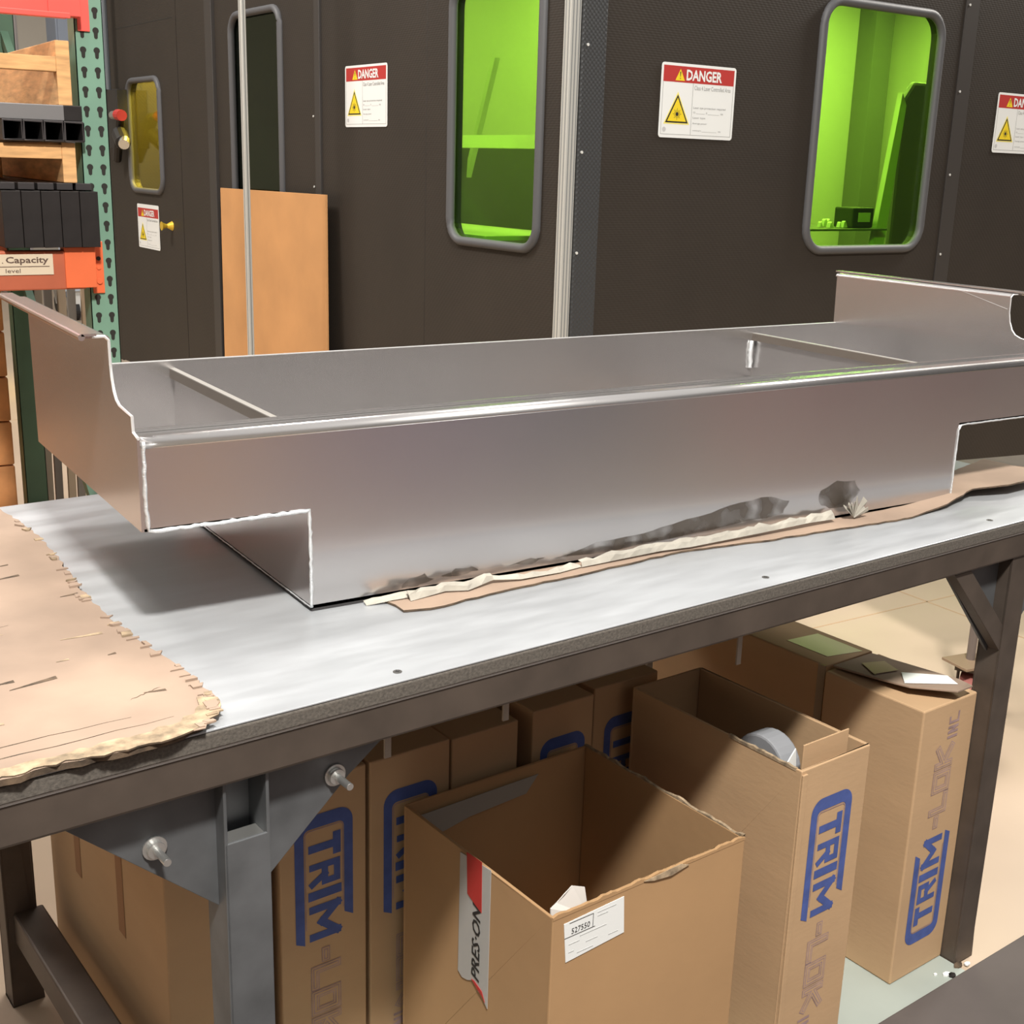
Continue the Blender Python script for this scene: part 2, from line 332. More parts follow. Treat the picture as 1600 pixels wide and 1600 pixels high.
end_panel(-W_, -1, ZW, 'end_panel', 'near left end panel with outer face showing')
end_panel(Lc + WR, 1, ZR, 'end_panel', 'far right end panel with inner face showing')
for (x0, x1, z) in ((0, Lc, z0), (-W_, 0, ZW), (Lc, Lc + WR, ZR)):
    MB().box(x0, x1, 0.0, D, z, z + T).build('floor_panel', ALU, tray)
for x, s, zt in ((0.0, -1, ZW), (Lc, -1, ZR)):
    d = MB(); d.box(x, x + T, T, D - T, z0, 1.162); dv = d.build('divider', ALU, tray)
    m2 = MB(); m2.box(x - 0.006, x - 0.0005, T, D - T, 1.148, 1.163); m2.build('divider_hem', mat('duller_aluminium', (120, 112, 104), 0.55, 0.7), dv)
    m3 = MB(); m3.box(x - 0.006, x + T, T, D - T, 1.163, 1.1645); m3.build('divider_top', mat('dull_edge', (170, 166, 160), 0.5, 0.6), dv)
def bead(path, r, name='weld_bead', step=0.006):
    P = []; rr = []
    for a, b in zip(path[:-1], path[1:]):
        a = Vector(a); b = Vector(b); n = max(2, int((b - a).length / step))
        for k in range(n): P.append(a + (b - a) * k / n + Vector([random.uniform(-1, 1) * r * 0.25 for _ in range(3)])); rr.append(r * random.uniform(0.8, 1.2))
    P.append(Vector(path[-1])); rr.append(r)
    mb = MB(); mb.tube(P, rr, 8); return mb.build(name, WELD, tray, smooth=True, label='bright ripple weld')
bead([(-W_ + 0.004, -0.001, H - 0.004), (-W_ + 0.003, -0.001, 1.10), (-W_ + 0.005, -0.001, ZW + 0.001), (-W_ + 0.02, -0.001, ZW), (0, -0.001, ZW + 0.001), (0.001, -0.001, 1.0), (0.001, -0.001, z0 + 0.001)], 0.0024)
bead([(Lc, -0.001, z0 + 0.002), (Lc, -0.001, ZR - 0.01), (Lc + 0.004, -0.001, ZR - 0.002), (Lc + 0.012, -0.001, ZR), (Lc + WR, -0.001, ZR)], 0.0016)
bead([(1.281, D - T - 0.003, 1.146), (1.280, D - T - 0.003, 1.115), (1.281, D - T - 0.003, 1.088)], 0.0052)
bead([(0.0, 0.0, z0 + 0.001), (0.0, D, z0 + 0.001)], 0.0012)
# soot / rub marks low on the front
def blot(pts, name='smudge'):
    mb = MB(); n = len(pts); cx = sum(p[0] for p in pts) / n; cz = sum(p[1] for p in pts) / n
    P = []
    for i in range(n):
        a, b = pts[i], pts[(i + 1) % n]
        for k in range(3):
            t = k / 3; P.append((a[0] * (1 - t) + b[0] * t + random.uniform(-.003, .003), -0.0006, a[1] * (1 - t) + b[1] * t + random.uniform(-.0015, .0015)))
    mb.face(P); return mb.build(name, SM, tray, label='dark rubbed smudge')
SM = mat('soot_smudge', (118, 110, 102), 0.4, 0.8)
def soft_alpha(m, sc=18):
    n = m.node_tree.nodes; l = m.node_tree.links; b = n['Principled BSDF']; t = n.new('ShaderNodeTexCoord'); ns = n.new('ShaderNodeTexNoise'); ns.inputs['Scale'].default_value = sc
    l.new(t.outputs['Object'], ns.inputs[0]); r = n.new('ShaderNodeMapRange'); r.inputs[1].default_value = 0.36; r.inputs[2].default_value = 0.58; r.inputs[3].default_value = 0.08; r.inputs[4].default_value = 0.85
    l.new(ns.outputs[0], r.inputs[0]); l.new(r.outputs[0], b.inputs['Alpha'])
soft_alpha(SM)
blot([(0.395, 0.937), (0.47, 0.952), (0.56, 0.953), (0.62, 0.962), (0.70, 0.971), (0.76, 0.981), (0.83, 0.983), (0.87, 0.968), (0.86, 0.948), (0.74, 0.944), (0.60, 0.938), (0.50, 0.934)])
blot([(0.943, 0.957), (0.945, 0.979), (0.985, 0.991), (1.025, 0.988), (1.042, 0.97), (1.022, 0.945), (0.97, 0.944)])
blot([(0.135, 0.932), (0.15, 0.944), (0.175, 0.946), (0.185, 0.936), (0.16, 0.930)])
blot([(0.20, 0.938), (0.225, 0.946), (0.25, 0.946), (0.262, 0.939), (0.23, 0.934)])
blot([(0.31, 0.938), (0.35, 0.943), (0.375, 0.941), (0.35, 0.936)])
# scratch on the far right panel
MB().prism([(Lc + WR - 0.0006, 0.23, HT - 0.004), (Lc + WR - 0.0006, 0.2308, HT - 0.004), (Lc + WR - 0.0006, 0.112, 1.256), (Lc + WR - 0.0006, 0.1115, 1.2568)], (-0.0003, 0, 0)).build('scratch', ALUE, tray)

# ------------------------------------------------------------------ sheets lying on the bench
def ragged(pts, z, t, name, m, amp=0.004, step=0.012, seed=1, edge_m=None, sag=None):
    rnd = random.Random(seed); P = []
    n = len(pts)
    for i in range(n):
        a = Vector(pts[i]); b = Vector(pts[(i + 1) % n]); L = (b - a).length; k = max(1, int(L / step)); nn = Vector((-(b - a).y, (b - a).x)).normalized()
        for j in range(k): P.append(a + (b - a) * j / k + nn * rnd.uniform(-amp, amp))
    q = [iT(p.x, p.y, z + (sag(p.x, p.y) if sag else 0)) for p in P]
    mb = MB(); m_ = len(q); i0 = 0
    mb.v = [tuple(p) for p in q] + [(p.x, p.y, p.z - t) for p in q]
    mb.f = [tuple(range(m_)), tuple(range(2 * m_ - 1, m_ - 1, -1))] + [(k, (k + 1) % m_, (k + 1) % m_ + m_, k + m_) for k in range(m_)]
    mb.mi = [0, 0] + [1 if edge_m else 0] * m_
    o = mb.build(name, [m, edge_m] if edge_m else m); return o
# left sheet
LC = [(-0.73, -0.004), (-0.45, -0.010), (-0.39, -0.006), (-0.331, -0.016), (-0.285, -0.014), (-0.245, 0.0), (-0.218, 0.022), (-0.206, 0.055), (-0.202, 0.11), (-0.208, 0.231), (-0.214, 0.316), (-0.212, 0.454), (-0.196, 0.60), (-0.182, 0.724), (-0.184, 0.915), (-0.19, 0.965), (-0.73, 0.965)]
lc = ragged(LC, 0.9275, 0.007, 'cardboard_sheet', CARDL, 0.003, 0.014, 3, CARDD)
tag(lc, 'pale worn cardboard sheet with frayed edges at the left end of the bench', 'cardboard sheet')
# frayed torn lip (sub-layers) as parts
def child(o, p): o.parent = p; return o
LIP = [(-0.72, -0.006), (-0.39, -0.008), (-0.331, -0.018), (-0.285, -0.016), (-0.243, -0.002), (-0.214, 0.022), (-0.203, 0.055), (-0.222, 0.065), (-0.235, 0.035), (-0.262, 0.018), (-0.31, 0.010), (-0.40, 0.012), (-0.72, 0.008)]
child(ragged(LIP, 0.9290, 0.002, 'frayed_lip', CARDE, 0.0035, 0.010, 5, CARDD), lc)
for k in range(34):
    e = random.uniform(-0.46, -0.235); o = random.uniform(0.03, 0.9); L = random.uniform(0.006, 0.028) * (1 + (k % 5 == 0)); a = random.uniform(-0.3, 0.3)
    mb = MB(); q = [iT(e, o, 0.9279), iT(e + L * math.cos(a), o + L * math.sin(a) + random.uniform(-.002, .002), 0.9279), iT(e + L * math.cos(a), o + L * math.sin(a) + 0.002 + random.random() * 0.004, 0.9284), iT(e, o + 0.0012, 0.9281)]
    mb.face(q); child(mb.build('surface_tear', CARDD if k % 3 else CARDE), lc)
for k in range(60):
    t = random.random(); i = 5 + t * 8.9; a = LC[int(i)]; b = LC[min(int(i) + 1, 14)]; fr = i - int(i); e = a[0] + (b[0] - a[0]) * fr; o = a[1] + (b[1] - a[1]) * fr
    mb = MB(); L = random.uniform(0.001, 0.006); o += random.uniform(-.01, .01); mb.prism([iT(e - 0.004 - random.random() * 0.012, o - L, 0.9277), iT(e + random.uniform(-.003, .003), o - L * 1.2, 0.9277), iT(e + random.uniform(-.003, .004), o + L, 0.9277), iT(e - random.uniform(.004, .014), o + L * 1.3, 0.9277)], (0, 0, random.uniform(0.001, 0.0028)))
    child(mb.build('frayed_flake', CARDL if k % 4 else CARDE), lc)
for (ea, oa, eb, ob_) in ((-0.70, 0.030, -0.262, 0.034), (-0.70, 0.062, -0.30, 0.058), (-0.60, 0.33, -0.33, 0.40), (-0.46, 0.21, -0.40, 0.235), (-0.285, 0.10, -0.245, 0.115)):
    mb = MB(); n = 14; A = []; B = []
    for k in range(n + 1):
        t = k / n; e = ea + (eb - ea) * t; o = oa + (ob_ - oa) * t + random.uniform(-.0015, .0015); A.append(iT(e, o, 0.9278)); B.append(iT(e, o + 0.0012 * math.sin(math.pi * t) + 0.0004, 0.9278))
    for k in range(n): mb.face([A[k], A[k + 1], B[k + 1], B[k]])
    child(mb.build('crease', CARDD), lc)
# sheet under the tray
def yo(x): return 0.26 - 0.084 * x   # tray front line in bench coordinates
UC = [(0.124, 0.235), (0.124, 0.190), (0.16, 0.176), (0.30, 0.183), (0.44, 0.180), (0.637, 0.183), (0.80, 0.152), (0.949, 0.133), (1.05, 0.120), (1.136, 0.110), (1.25, 0.118), (1.36, 0.140), (1.44, 0.112), (1.60, 0.112), (1.60, 0.27), (1.45, 0.24), (1.36, 0.60), (0.3, 0.70), (0.2, 0.60)]
def sag(e, o): return 0.0 if e < 1.15 else min(0.02, (e - 1.15) * 0.07) * (1.0 if o < 0.2 else (0.9 if e > 1.4 else 0.0))
uc = ragged(UC, 0.9238, 0.003, 'cardboard_sheet', CARDL, 0.002, 0.02, 8, CARDD, sag)
tag(uc, 'flattened dirty cardboard sheet under the metal tray, its edge curling at the right', 'cardboard sheet')
def ribbon(pts, name, m, w=(0.01, 0.02), seed=2, parent=None):   # torn paper ribbon: pts = (e, o, z)
    rnd = random.Random(seed); lo = []; hi = []
    P = []
    for a, b in zip(pts[:-1], pts[1:]):
        n = max(2, int((Vector(b) - Vector(a)).length / 0.012))
        for k in range(n): P.append(Vector(a).lerp(Vector(b), k / n))
    P.append(Vector(pts[-1]))
    mb = MB(); rows = []
    for p in P:
        h = rnd.uniform(*w); q0 = iT(p.x, p.y, p.z); q1 = iT(p.x, p.y + 0.004 + rnd.uniform(-.002, .002), p.z + h * 0.55); q2 = iT(p.x, p.y + 0.010 + rnd.uniform(-.003, .002), p.z + h * 0.8 + rnd.uniform(-.002, .002))
        rows.append((q0, q1, q2))
    for r0, r1 in zip(rows[:-1], rows[1:]):
        mb.face([r0[0], r1[0], r1[1], r0[1]]); mb.face([r0[1], r1[1], r1[2], r0[2]])
    o = mb.build(name, m, smooth=False); s = o.modifiers.new('solid', 'SOLIDIFY'); s.thickness = 0.0012
    if parent: o.parent = parent
    return o
ribbon([(0.095, 0.238, 0.9205), (0.13, 0.226, 0.9255), (0.16, 0.222, 0.926)], 'torn_strip', PAPER, (0.004, 0.009), 3, uc)
ribbon([(0.15, 0.212, 0.9245), (0.21, 0.216, 0.9265), (0.24, 0.203, 0.926), (0.29, 0.212, 0.930)], 'torn_strip', PAPER, (0.008, 0.016), 5, uc)
ribbon([(0.29, 0.212, 0.930), (0.33, 0.200, 0.927), (0.40, 0.196, 0.926), (0.445, 0.200, 0.926)], 'torn_strip', PAPER, (0.003, 0.008), 6, uc)
ribbon([(0.445, 0.198, 0.926), (0.60, 0.190, 0.928), (0.655, 0.180, 0.928), (0.80, 0.170, 0.930), (0.92, 0.163, 0.932), (0.985, 0.160, 0.930)], 'torn_strip', PAPER, (0.011, 0.017), 7, uc)
sm_ = MB()
sm_.box(0.44, 0.985, 0.0, 0.004, 0, 0.004)
# upright torn scrap
rnd = random.Random(11)
for k in range(9):
    a = -1.0 + k * 0.25; e0 = 1.035; o0 = 0.155; L = rnd.uniform(0.025, 0.045)
    mb = MB(); p0 = iT(e0 - 0.006, o0, 0.928); p1 = iT(e0 + 0.012, o0 + 0.004, 0.928); tx = iT(e0 + math.sin(a) * L, o0 + rnd.uniform(-.008, .008), 0.928 + abs(math.cos(a)) * L)
    t2 = iT(e0 + math.sin(a + 0.25) * L, o0 + rnd.uniform(-.004, .012), 0.928 + abs(math.cos(a + 0.25)) * L * 0.9)
    mb.face([p0, tx, t2]); mb.face([p0, t2, p1]); o = child(mb.build('torn_scrap', PAPER), uc); s = o.modifiers.new('solid', 'SOLIDIFY'); s.thickness = 0.0012
st_ = MB(); st_.prism([(0.001, -0.001, 0.9205), (0.105, -0.001, 0.9205), (0.09, 0.4, 0.9205), (0.001, 0.4, 0.9205)], (0, 0, 0.0028))
tag(st_.build('foam_strip', RUB), 'thin black rubber underlay beneath the left edge of the metal tray', 'rubber sheet')

# ------------------------------------------------------------------ printed logo decal
LET = {'T': [[(0, 1), (1, 1)], [(.5, 1), (.5, 0)]], 'R': [[(0, 0), (0, 1), (1, 1), (1, .5), (0, .5)], [(.55, .5), (1, 0)]], 'I': [[(.5, 0), (.5, 1)]],
       'M': [[(0, 0), (0, 1), (.5, .35), (1, 1), (1, 0)]], 'L': [[(0, 1), (0, 0), (1, 0)]], 'O': [[(0, 0), (0, 1), (1, 1), (1, 0), (0, 0)]],
       'K': [[(0, 0), (0, 1)], [(1, 1), (0.1, .5), (1, 0)]], 'N': [[(0, 0), (0, 1), (1, 0), (1, 1)]], 'C': [[(1, 1), (0, 1), (0, 0), (1, 0)]], '-': [[(0.2, .5), (.8, .5)]], '.': [[(.3, 0), (.6, 0)]]}
SK = [0]
def stroke(mb, f, pts, w, lay, ext=1.0):
    for a, b in zip(pts[:-1], pts[1:]):
        SK[0] += 1; l2 = lay + 0.06 * (SK[0] % 13)
        a = Vector(a); b = Vector(b); d = (b - a).normalized(); n = Vector((-d.y, d.x)) * w / 2; a2 = a - d * w / 2 * ext; b2 = b + d * w / 2 * ext
        mb.face([f(*(p), l2) for p in (a2 - n, b2 - n, b2 + n, a2 + n)])
def letter(mb, f, ch, a, wid, b0, hgt, w, lay, slant=0.12):
    for pl in LET[ch]: stroke(mb, f, [(a + u * wid + slant * 0 * v, b0 + v * hgt) for u, v in pl], w, lay)
def logo(parent, ec, o, z, sgn, ztop=True):
    """sgn +1: text runs down the face (first letter on top); -1: runs up"""
    def f(a, b, lay):
        return (ec + sgn * b, o - 0.0006 - lay * 0.00012, z - sgn * a)
    mb = MB(); mb.cur = 0
    def arc(cx, cy, rr, a0, a1, n=8): return [(cx + rr * math.cos(math.radians(a0 + (a1 - a0) * k / n)), cy + rr * math.sin(math.radians(a0 + (a1 - a0) * k / n))) for k in range(n + 1)]
    O1, O2 = -0.050, 0.050
    outer = arc(0.026 - 0.0, O2 - 0.024, 0.026, 90, 180) + arc(0.026, O1 + 0.024, 0.026, 180, 270)
    inner = arc(0.033, O1 + 0.024, 0.010, 270, 180) + arc(0.033, O2 - 0.024, 0.010, 180, 90)
    ring = [(0.190, O2 - 0.001), ] + [(x, y) for x, y in outer] + [(0.222, O1 - 0.001), (0.226, O1 + 0.003), (0.226, O1 + 0.014), ] + [(x, y) for x, y in inner] + [(0.196, O2 - 0.014), (0.200, O2 - 0.008)]
    # split the ring in quads (outer/inner pairs) to stay clean
    no = len(outer)
    io = list(reversed(inner))
    for k in range(no - 1): mb.face([f(*outer[k], 0), f(*outer[k + 1], 0), f(*io[k + 1], 0), f(*io[k], 0)])
    mb.face([f(*outer[0], 0), f(*io[0], 0), f(0.190, O2 - 0.014, 0), f(0.200, O2 + 0.002, 0)]); mb.face([f(*outer[-1], 0), f(*io[-1], 0), f(0.228, O1 + 0.014, 0), f(0.220, O1 - 0.002, 0)])
    for ch, a, wid, w_ in (('T', 0.046, 0.026, 0.014), ('R', 0.092, 0.030, 0.0115), ('I', 0.130, 0.026, 0.016), ('M', 0.168, 0.050, 0.0135)):
        letter(mb, f, ch, a, wid, -0.021, 0.044, w_, 0)
    mb.cur = 1
    stroke(mb, f, [(0.20, -0.0335), (0.030, -0.0335), (0.026, -0.028), (0.026, 0.030), (0.030, 0.034), (0.18, 0.034)], 0.0018, 1)
    LK = (('-', 0.246, 0.020), ('L', 0.280, 0.030), ('O', 0.326, 0.032), ('K', 0.376, 0.034))
    for ch, a, wid in LK: letter(mb, f, ch, a, wid, -0.019, 0.040, 0.0150, 0)
    for ch, a, wid in (('I', 0.428, 0.004), ('N', 0.440, 0.010), ('C', 0.460, 0.010), ('.', 0.474, 0.004)): letter(mb, f, ch, a, wid, -0.029, 0.026, 0.0050, 0)
    mb.cur = 2
    for ch, a, wid in LK: letter(mb, f, ch, a, wid, -0.019, 0.040, 0.0115, 1.5)
    mb.cur = 1
    for ch, a, wid in LK: letter(mb, f, ch, a, wid, -0.019, 0.040, 0.0075, 3)
    mb.cur = 2
    for ch, a, wid in LK: letter(mb, f, ch, a, wid, -0.019, 0.040, 0.0035, 4.5)
    return mb.build('printed_logo', [BLUE, MAUVE, CARD], parent, label='blue and mauve printed lettering')

def carton(label, e, o, w, d, h, m=CARD, open_top=False, sgn=0, logo_z=0.513, rot=0, floor_z=0.004, seams=False):
    t = thing('cardboard_box', label, 'cardboard box', iT(e, o, floor_z), TH + rot)
    k = 0.005; mb = MB()
    if open_top:
        mb.box(0, w, 0, k, 0, h); mb.box(0, w, d - k, d, 0, h); mb.box(0, k, k, d - k, 0, h); mb.box(w - k, w, k, d - k, 0, h); mb.box(k, w - k, k, d - k, 0, k)
        mb.build('box_body', m, t, 0.0015)
    else:
        mb.box(0, w, 0, d, 0, h); mb.build('box_body', m, t, 0.003)
    if sgn: logo(t, w / 2, 0, logo_z if sgn > 0 else 0.069, sgn)
    return t
G = 'long cartons standing under the bench'
b = carton('plain-sided brown carton at the far left under the bench, behind its front left leg', -0.141, 0.42, 0.172, 0.56, 0.578)
# faint print on its left side
def side_logo(t, d):
    def f(a, b2, lay): return (-0.0006 - lay * 0.0003, 0.30 - b2 * 1.0, 0.50 - a)
    mb = MB(); stroke(mb, f, [(0.20, -0.10), (0.02, -0.10), (0.0, -0.07), (0.0, 0.10), (0.02, 0.11), (0.2, 0.11)], 0.03, 0); mb.build('faded_print', mat('faded_print', (150, 112, 80), 0.85), t)
side_logo(b, 0.56)
carton('closed carton with blue print, right beside the front left bench leg', 0.043, 0.415, 0.155, 0.50, 0.575, sgn=1)
carton('closed blue-printed carton directly behind the open box with the silver tape', 0.205, 0.415, 0.155, 0.50, 0.575, sgn=1)
carton('unprinted-looking carton in the back row, mostly hidden behind the open box', 0.366, 0.418, 0.14, 0.50, 0.57)
carton('back row carton with only the top of its blue frame print showing', 0.540, 0.42, 0.141, 0.46, 0.575, sgn=1)
carton('back row carton with blue frame print, beside the long open carton', 0.700, 0.44, 0.160, 0.45, 0.573, sgn=1, logo_z=0.505)
# seams on fronts of B2/B3
b6 = carton('tall open-topped carton with large blue print facing forward, second from the right under the bench', 0.758, 0.0, 0.174, 0.40, 0.578, open_top=True, sgn=1)
box('inner_flap', CARD, b6, 0.035, 0.150, 0.028, 0.031, 0.40, 0.603, 0.001)
mb = MB(); mb.prism([(0.0, -0.004, 0.0), (0.012, -0.004, 0), (0.012, -0.004, 0.572), (0.0, -0.004, 0.572)], (0, 0.004, 0)); mb.build('glued_seam', CARD, b6, 0.001)
b7 = carton('closed carton nearest the front right bench leg, its blue print upside down', 1.135, 0.036, 0.165, 0.225, 0.572, sgn=-1)
# torn lid flap with label
def quadsheet(pts, t, name, m, parent, n=None, label=None):
    mb = MB(); mb.prism(pts, (0, 0, t)); return mb.build(name, m, parent, 0.0008, label=label)
fl = quadsheet([(0.022, 0.225, 0.575), (0.14, 0.225, 0.575), (0.145, 0.03, 0.588), (0.135, -0.006, 0.590), (0.085, -0.008, 0.592), (0.035, 0.06, 0.588), (0.028, 0.12, 0.583)], 0.004, 'lid_flap', CARDL, b7, label='lifted torn lid flap')
quadsheet([(0.04, 0.075, 0.5915), (0.085, 0.115, 0.5885), (0.138, 0.05, 0.5925), (0.115, 0.012, 0.5945)], 0.0008, 'shipping_label', WHITE, b7, label='smudged white shipping label')
quadsheet([(0.035, 0.14, 0.5875), (0.07, 0.195, 0.583), (0.115, 0.175, 0.584), (0.09, 0.125, 0.588)], 0.0006, 'packing_tape', mat('clear_tan_tape', (176, 150, 118), 0.6), b7)
b8 = carton('carton with a greenish-cream label on top, behind the rightmost carton', 1.150, 0.272, 0.145, 0.48, 0.575)
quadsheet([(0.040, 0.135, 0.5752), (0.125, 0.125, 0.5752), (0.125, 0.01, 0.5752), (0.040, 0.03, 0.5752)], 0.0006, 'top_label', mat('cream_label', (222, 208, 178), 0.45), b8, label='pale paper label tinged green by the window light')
box('strapping_tape', mat('pale_strap', (150, 136, 118), 0.5), b8, -0.0015, 0.0, 0.0, 0.018, 0.25, 0.575)
# open box with silver tape
b4 = carton('large open box with a white address label and silver tape strip, frontmost under the bench', 0.253, 0.004, 0.386, 0.385, 0.498, CARDB, open_top=True)
lb = quadsheet([(0, 0, 0)] * 3, 0, 'x', WHITE, b4) if False else None
mb = MB(); mb.prism([(0.020, -0.0012, 0.482), (0.132, -0.0012, 0.486), (0.136, -0.0012, 0.425), (0.026, -0.0012, 0.418)], (0, 0.0008, 0)); lab = mb.build('address_label', WHITE, b4, label='white address label')
mb = MB(); U = (1, 0, 0); V = (0, 0, 1)
text_mb(mb, '527550', (0.034, -0.0014, 0.4615), U, V, 0.034, 0.009)
for x0, x1, z_ in ((0.022, 0.078, 0.4575), (0.03, 0.074, 0.4795)): mb.box(x0, x1, -0.0016, -0.0013, z_, z_ + 0.0008)
mb.box(0.0735, 0.0743, -0.0016, -0.0013, 0.4575, 0.4800)
mb.build('label_print', INK, lab)
mb = MB()
for (x, z_, L) in ((0.082, 0.478, 0.035), (0.082, 0.472, 0.02), (0.05, 0.452, 0.05), (0.03, 0.445, 0.02), (0.062, 0.438, 0.022), (0.03, 0.432, 0.01), (0.105, 0.433, 0.018), (0.046, 0.426, 0.03)): mb.box(x, x + L, -0.0016, -0.0013, z_, z_ + 0.0012)
mb.build('small_print', mat('faint_ink', (186, 188, 186), 0.6), lab)
def torn_rim(t, a, b, z, th, seed, amp=0.005, m=CARDE):
    rnd = random.Random(seed); a = Vector(a); b = Vector(b); n = int((b - a).length / 0.009); mb = MB()
    P = [a.lerp(b, k / n) for k in range(n + 1)]; d = (b - a).normalized(); nn = Vector((-d.y, d.x)) * th
    Z = [z + rnd.uniform(0, amp) * (0.3 + 0.7 * abs(math.sin(k * 0.35 + seed))) for k in range(n + 1)]
    for k in range(n):
        p, q = P[k], P[k + 1]; A = (p.x, p.y, z - 0.004); B = (q.x, q.y, z - 0.004); Cc = (q.x, q.y, Z[k + 1]); Dd = (p.x, p.y, Z[k])
        A2, B2, C2, D2 = [(v[0] + nn.x, v[1] + nn.y, v[2]) for v in (A, B, Cc, Dd)]
        mb.face([A, B, Cc, Dd]); mb.face([A2, B2, C2, D2]); mb.face([Dd, Cc, C2, D2])
    mb.build('torn_rim', m, t)
torn_rim(b4, (0.0, -0.0006), (0.386, -0.0006), 0.498, 0.005, 1, 0.004, CARDB)
torn_rim(b4, (0.3866, 0.0), (0.3866, 0.385), 0.498, 0.005, 2, 0.006)
torn_rim(b6, (-0.0006, 0.012), (-0.0006, 0.16), 0.578, -0.005, 4, 0.006)
mb = MB(); mb.prism([(0.17, -0.0022, 0.497), (0.245, -0.0022, 0.500), (0.262, -0.0030, 0.494), (0.225, -0.0036, 0.4885), (0.19, -0.0030, 0.492)], (0, 0.0012, 0)); mb.build('peeled_layer', CARDE, b4)
# silver tape on the left side
SIL = mat('silver_tape', (186, 186, 184), 0.4, 0.2)
tp = MB(); tp.prism([(-0.0012, 0.223, 0.492), (-0.0012, 0.144, 0.500), (-0.0012, 0.144, 0.262), (-0.0012, 0.151, 0.268), (-0.0012, 0.158, 0.281), (-0.0012, 0.168, 0.278), (-0.0012, 0.182, 0.290), (-0.0012, 0.198, 0.281), (-0.0012, 0.212, 0.278), (-0.0012, 0.223, 0.284)], (0.0008, 0, 0))
tape = tp.build('printed_tape', SIL, b4, label='silver tape strip with red band and black lettering')
mb = MB(); mb.prism([(-0.0020, 0.205, 0.501), (-0.0020, 0.166, 0.503), (-0.0020, 0.164, 0.418), (-0.0020, 0.181, 0.424), (-0.0020, 0.201, 0.432)], (0.0006, 0, 0)); mb.build('red_band', RED, tape)
mb = MB(); text_mb(mb, 'PRES·ON', (-0.0022, 0.166, 0.294), (0, 0, 1), (0, 1, 0), 0.132, 0.021, 0.25, 0.02, -0.0004); mb.build('tape_lettering', INK, tape)
mb = MB(); mb.prism([(-0.0020, 0.17, 0.2815), (-0.0020, 0.186, 0.2905), (-0.0020, 0.178, 0.2915), (-0.0020, 0.158, 0.2845), (-0.0020, 0.150, 0.270), (-0.0020, 0.157, 0.276)], (0.0006, 0, 0)); mb.build('torn_red_edge', RED, tape)
mb = MB(); mb.prism([(0.0055, 0.37, 0.478), (0.0055 + 0.26, 0.37, 0.482), (0.24, 0.37, 0.452), (0.12, 0.37, 0.445), (0.07, 0.37, 0.435), (0.0055, 0.37, 0.43)], (0, -0.001, 0)); mb.build('inner_tape', mat('dull_silver_tape', (150, 148, 142), 0.5), b4)
def scrap(name, label, e, o, z, pts, m, cat='paper', th=0.002):
    mb = MB(); mb.face([(x, y, zz) for x, y, zz in pts]); ob = mb.build(name, m); ob.location = iT(e, o, z); ob.rotation_euler = (0, 0, TH)
    s = ob.modifiers.new('solid', 'SOLIDIFY'); s.thickness = th; tag(ob, label, cat); return ob
scrap('crumpled_paper', 'white crumpled paper peeking over the near corner of the large open box', 0.262, 0.018, 0.47, [(0, 0, 0), (0.07, 0, 0), (0.065, 0.006, 0.045), (0.045, 0.01, 0.052), (0.028, 0.006, 0.047), (0.016, 0.008, 0.036), (0.002, 0.004, 0.034)], mat('grey_white_paper', (206, 202, 196), 0.8))
scrap('paper_sheet', 'white paper corner behind the inner flap of the tall open carton', 0.772, 0.045, 0.46, [(0, 0, 0), (0.05, 0.01, 0), (0.045, 0.02, 0.12), (0.012, 0.012, 0.10)], WHITE)
rb = MB(); N = 14
pts = []
for k in range(N + 1):
    a = math.pi * k / N; pts.append((0.02 + 0.0 * k, 0.115 - 0.055 * math.cos(a), 0.53 + 0.055 * math.sin(a)))
rb.prism([(0.03, y, z) for _, y, z in pts] + [(0.03, 0.17, 0.02), (0.03, 0.06, 0.02)], (0.045, 0, 0)); r_ = rb.build('foam_roll', mat('grey_foam', (130, 132, 136), 0.8), None, 0.004)
r_.location = iT(0.758, 0.0, 0.006); r_.rotation_euler = (0, 0, TH); tag(r_, 'rounded grey foam piece inside the tall open carton', 'foam piece')
# ground sheet and mat
sh = MB(); sh.prism([iT(-0.14, -0.022, 0.0005), iT(1.298, -0.022, 0.0005), iT(1.298, 0.055, 0.0005), iT(1.29, 0.9, 0.0005), iT(-0.14, 0.9, 0.0005)], (0, 0, 0.003))
tag(sh.build('floor_sheet', SHEETM), 'thin pale grey-green sheet on the floor beneath the cartons', 'floor sheet')
mt = MB(); mt.prism([iT(-1.8, -2.75, 0.0005), iT(6.0, -2.75, 0.0005), iT(6.0, -0.0268, 0.0005), iT(-1.8, -0.0268, 0.0005)], (0, 0, 0.012))
tag(mt.build('floor_mat', MATM, None, 0.003), 'grey anti-fatigue mat along the front of the bench', 'floor mat')
for i, (u, v, s, m, lb_) in enumerate(((1.318, -0.012, 0.008, WHITE, 'white paper fleck against the foot of the front right bench leg'), (1.255, -0.008, 0.010, WHITE, 'larger white fleck on the floor sheet beside the rightmost carton'), (1.262, -0.016, 0.011, BLKT, 'dark pebble-like crumb at the mat edge'), (1.236, 0.004, 0.005, WHITE, 'tiny white speck below the front edge of the rightmost carton'), (1.30, -0.004, 0.012, CARDD, 'brown scrap lying at the leg foot'), (1.37, -0.13, 0.012, WHITE, 'single white chip lying on the grey floor mat'))):
    mb = MB(); z = 0.0125 if i == 5 else 0.0038; P = [iT(u + s * math.cos(a) * random.uniform(.7, 1.2), v + 0.6 * s * math.sin(a), z) for a in [k * math.pi / 3 for k in range(6)]]; mb.prism(P, (0, 0, 0.003))
    tag(mb.build('debris_chip', m), lb_, 'debris')

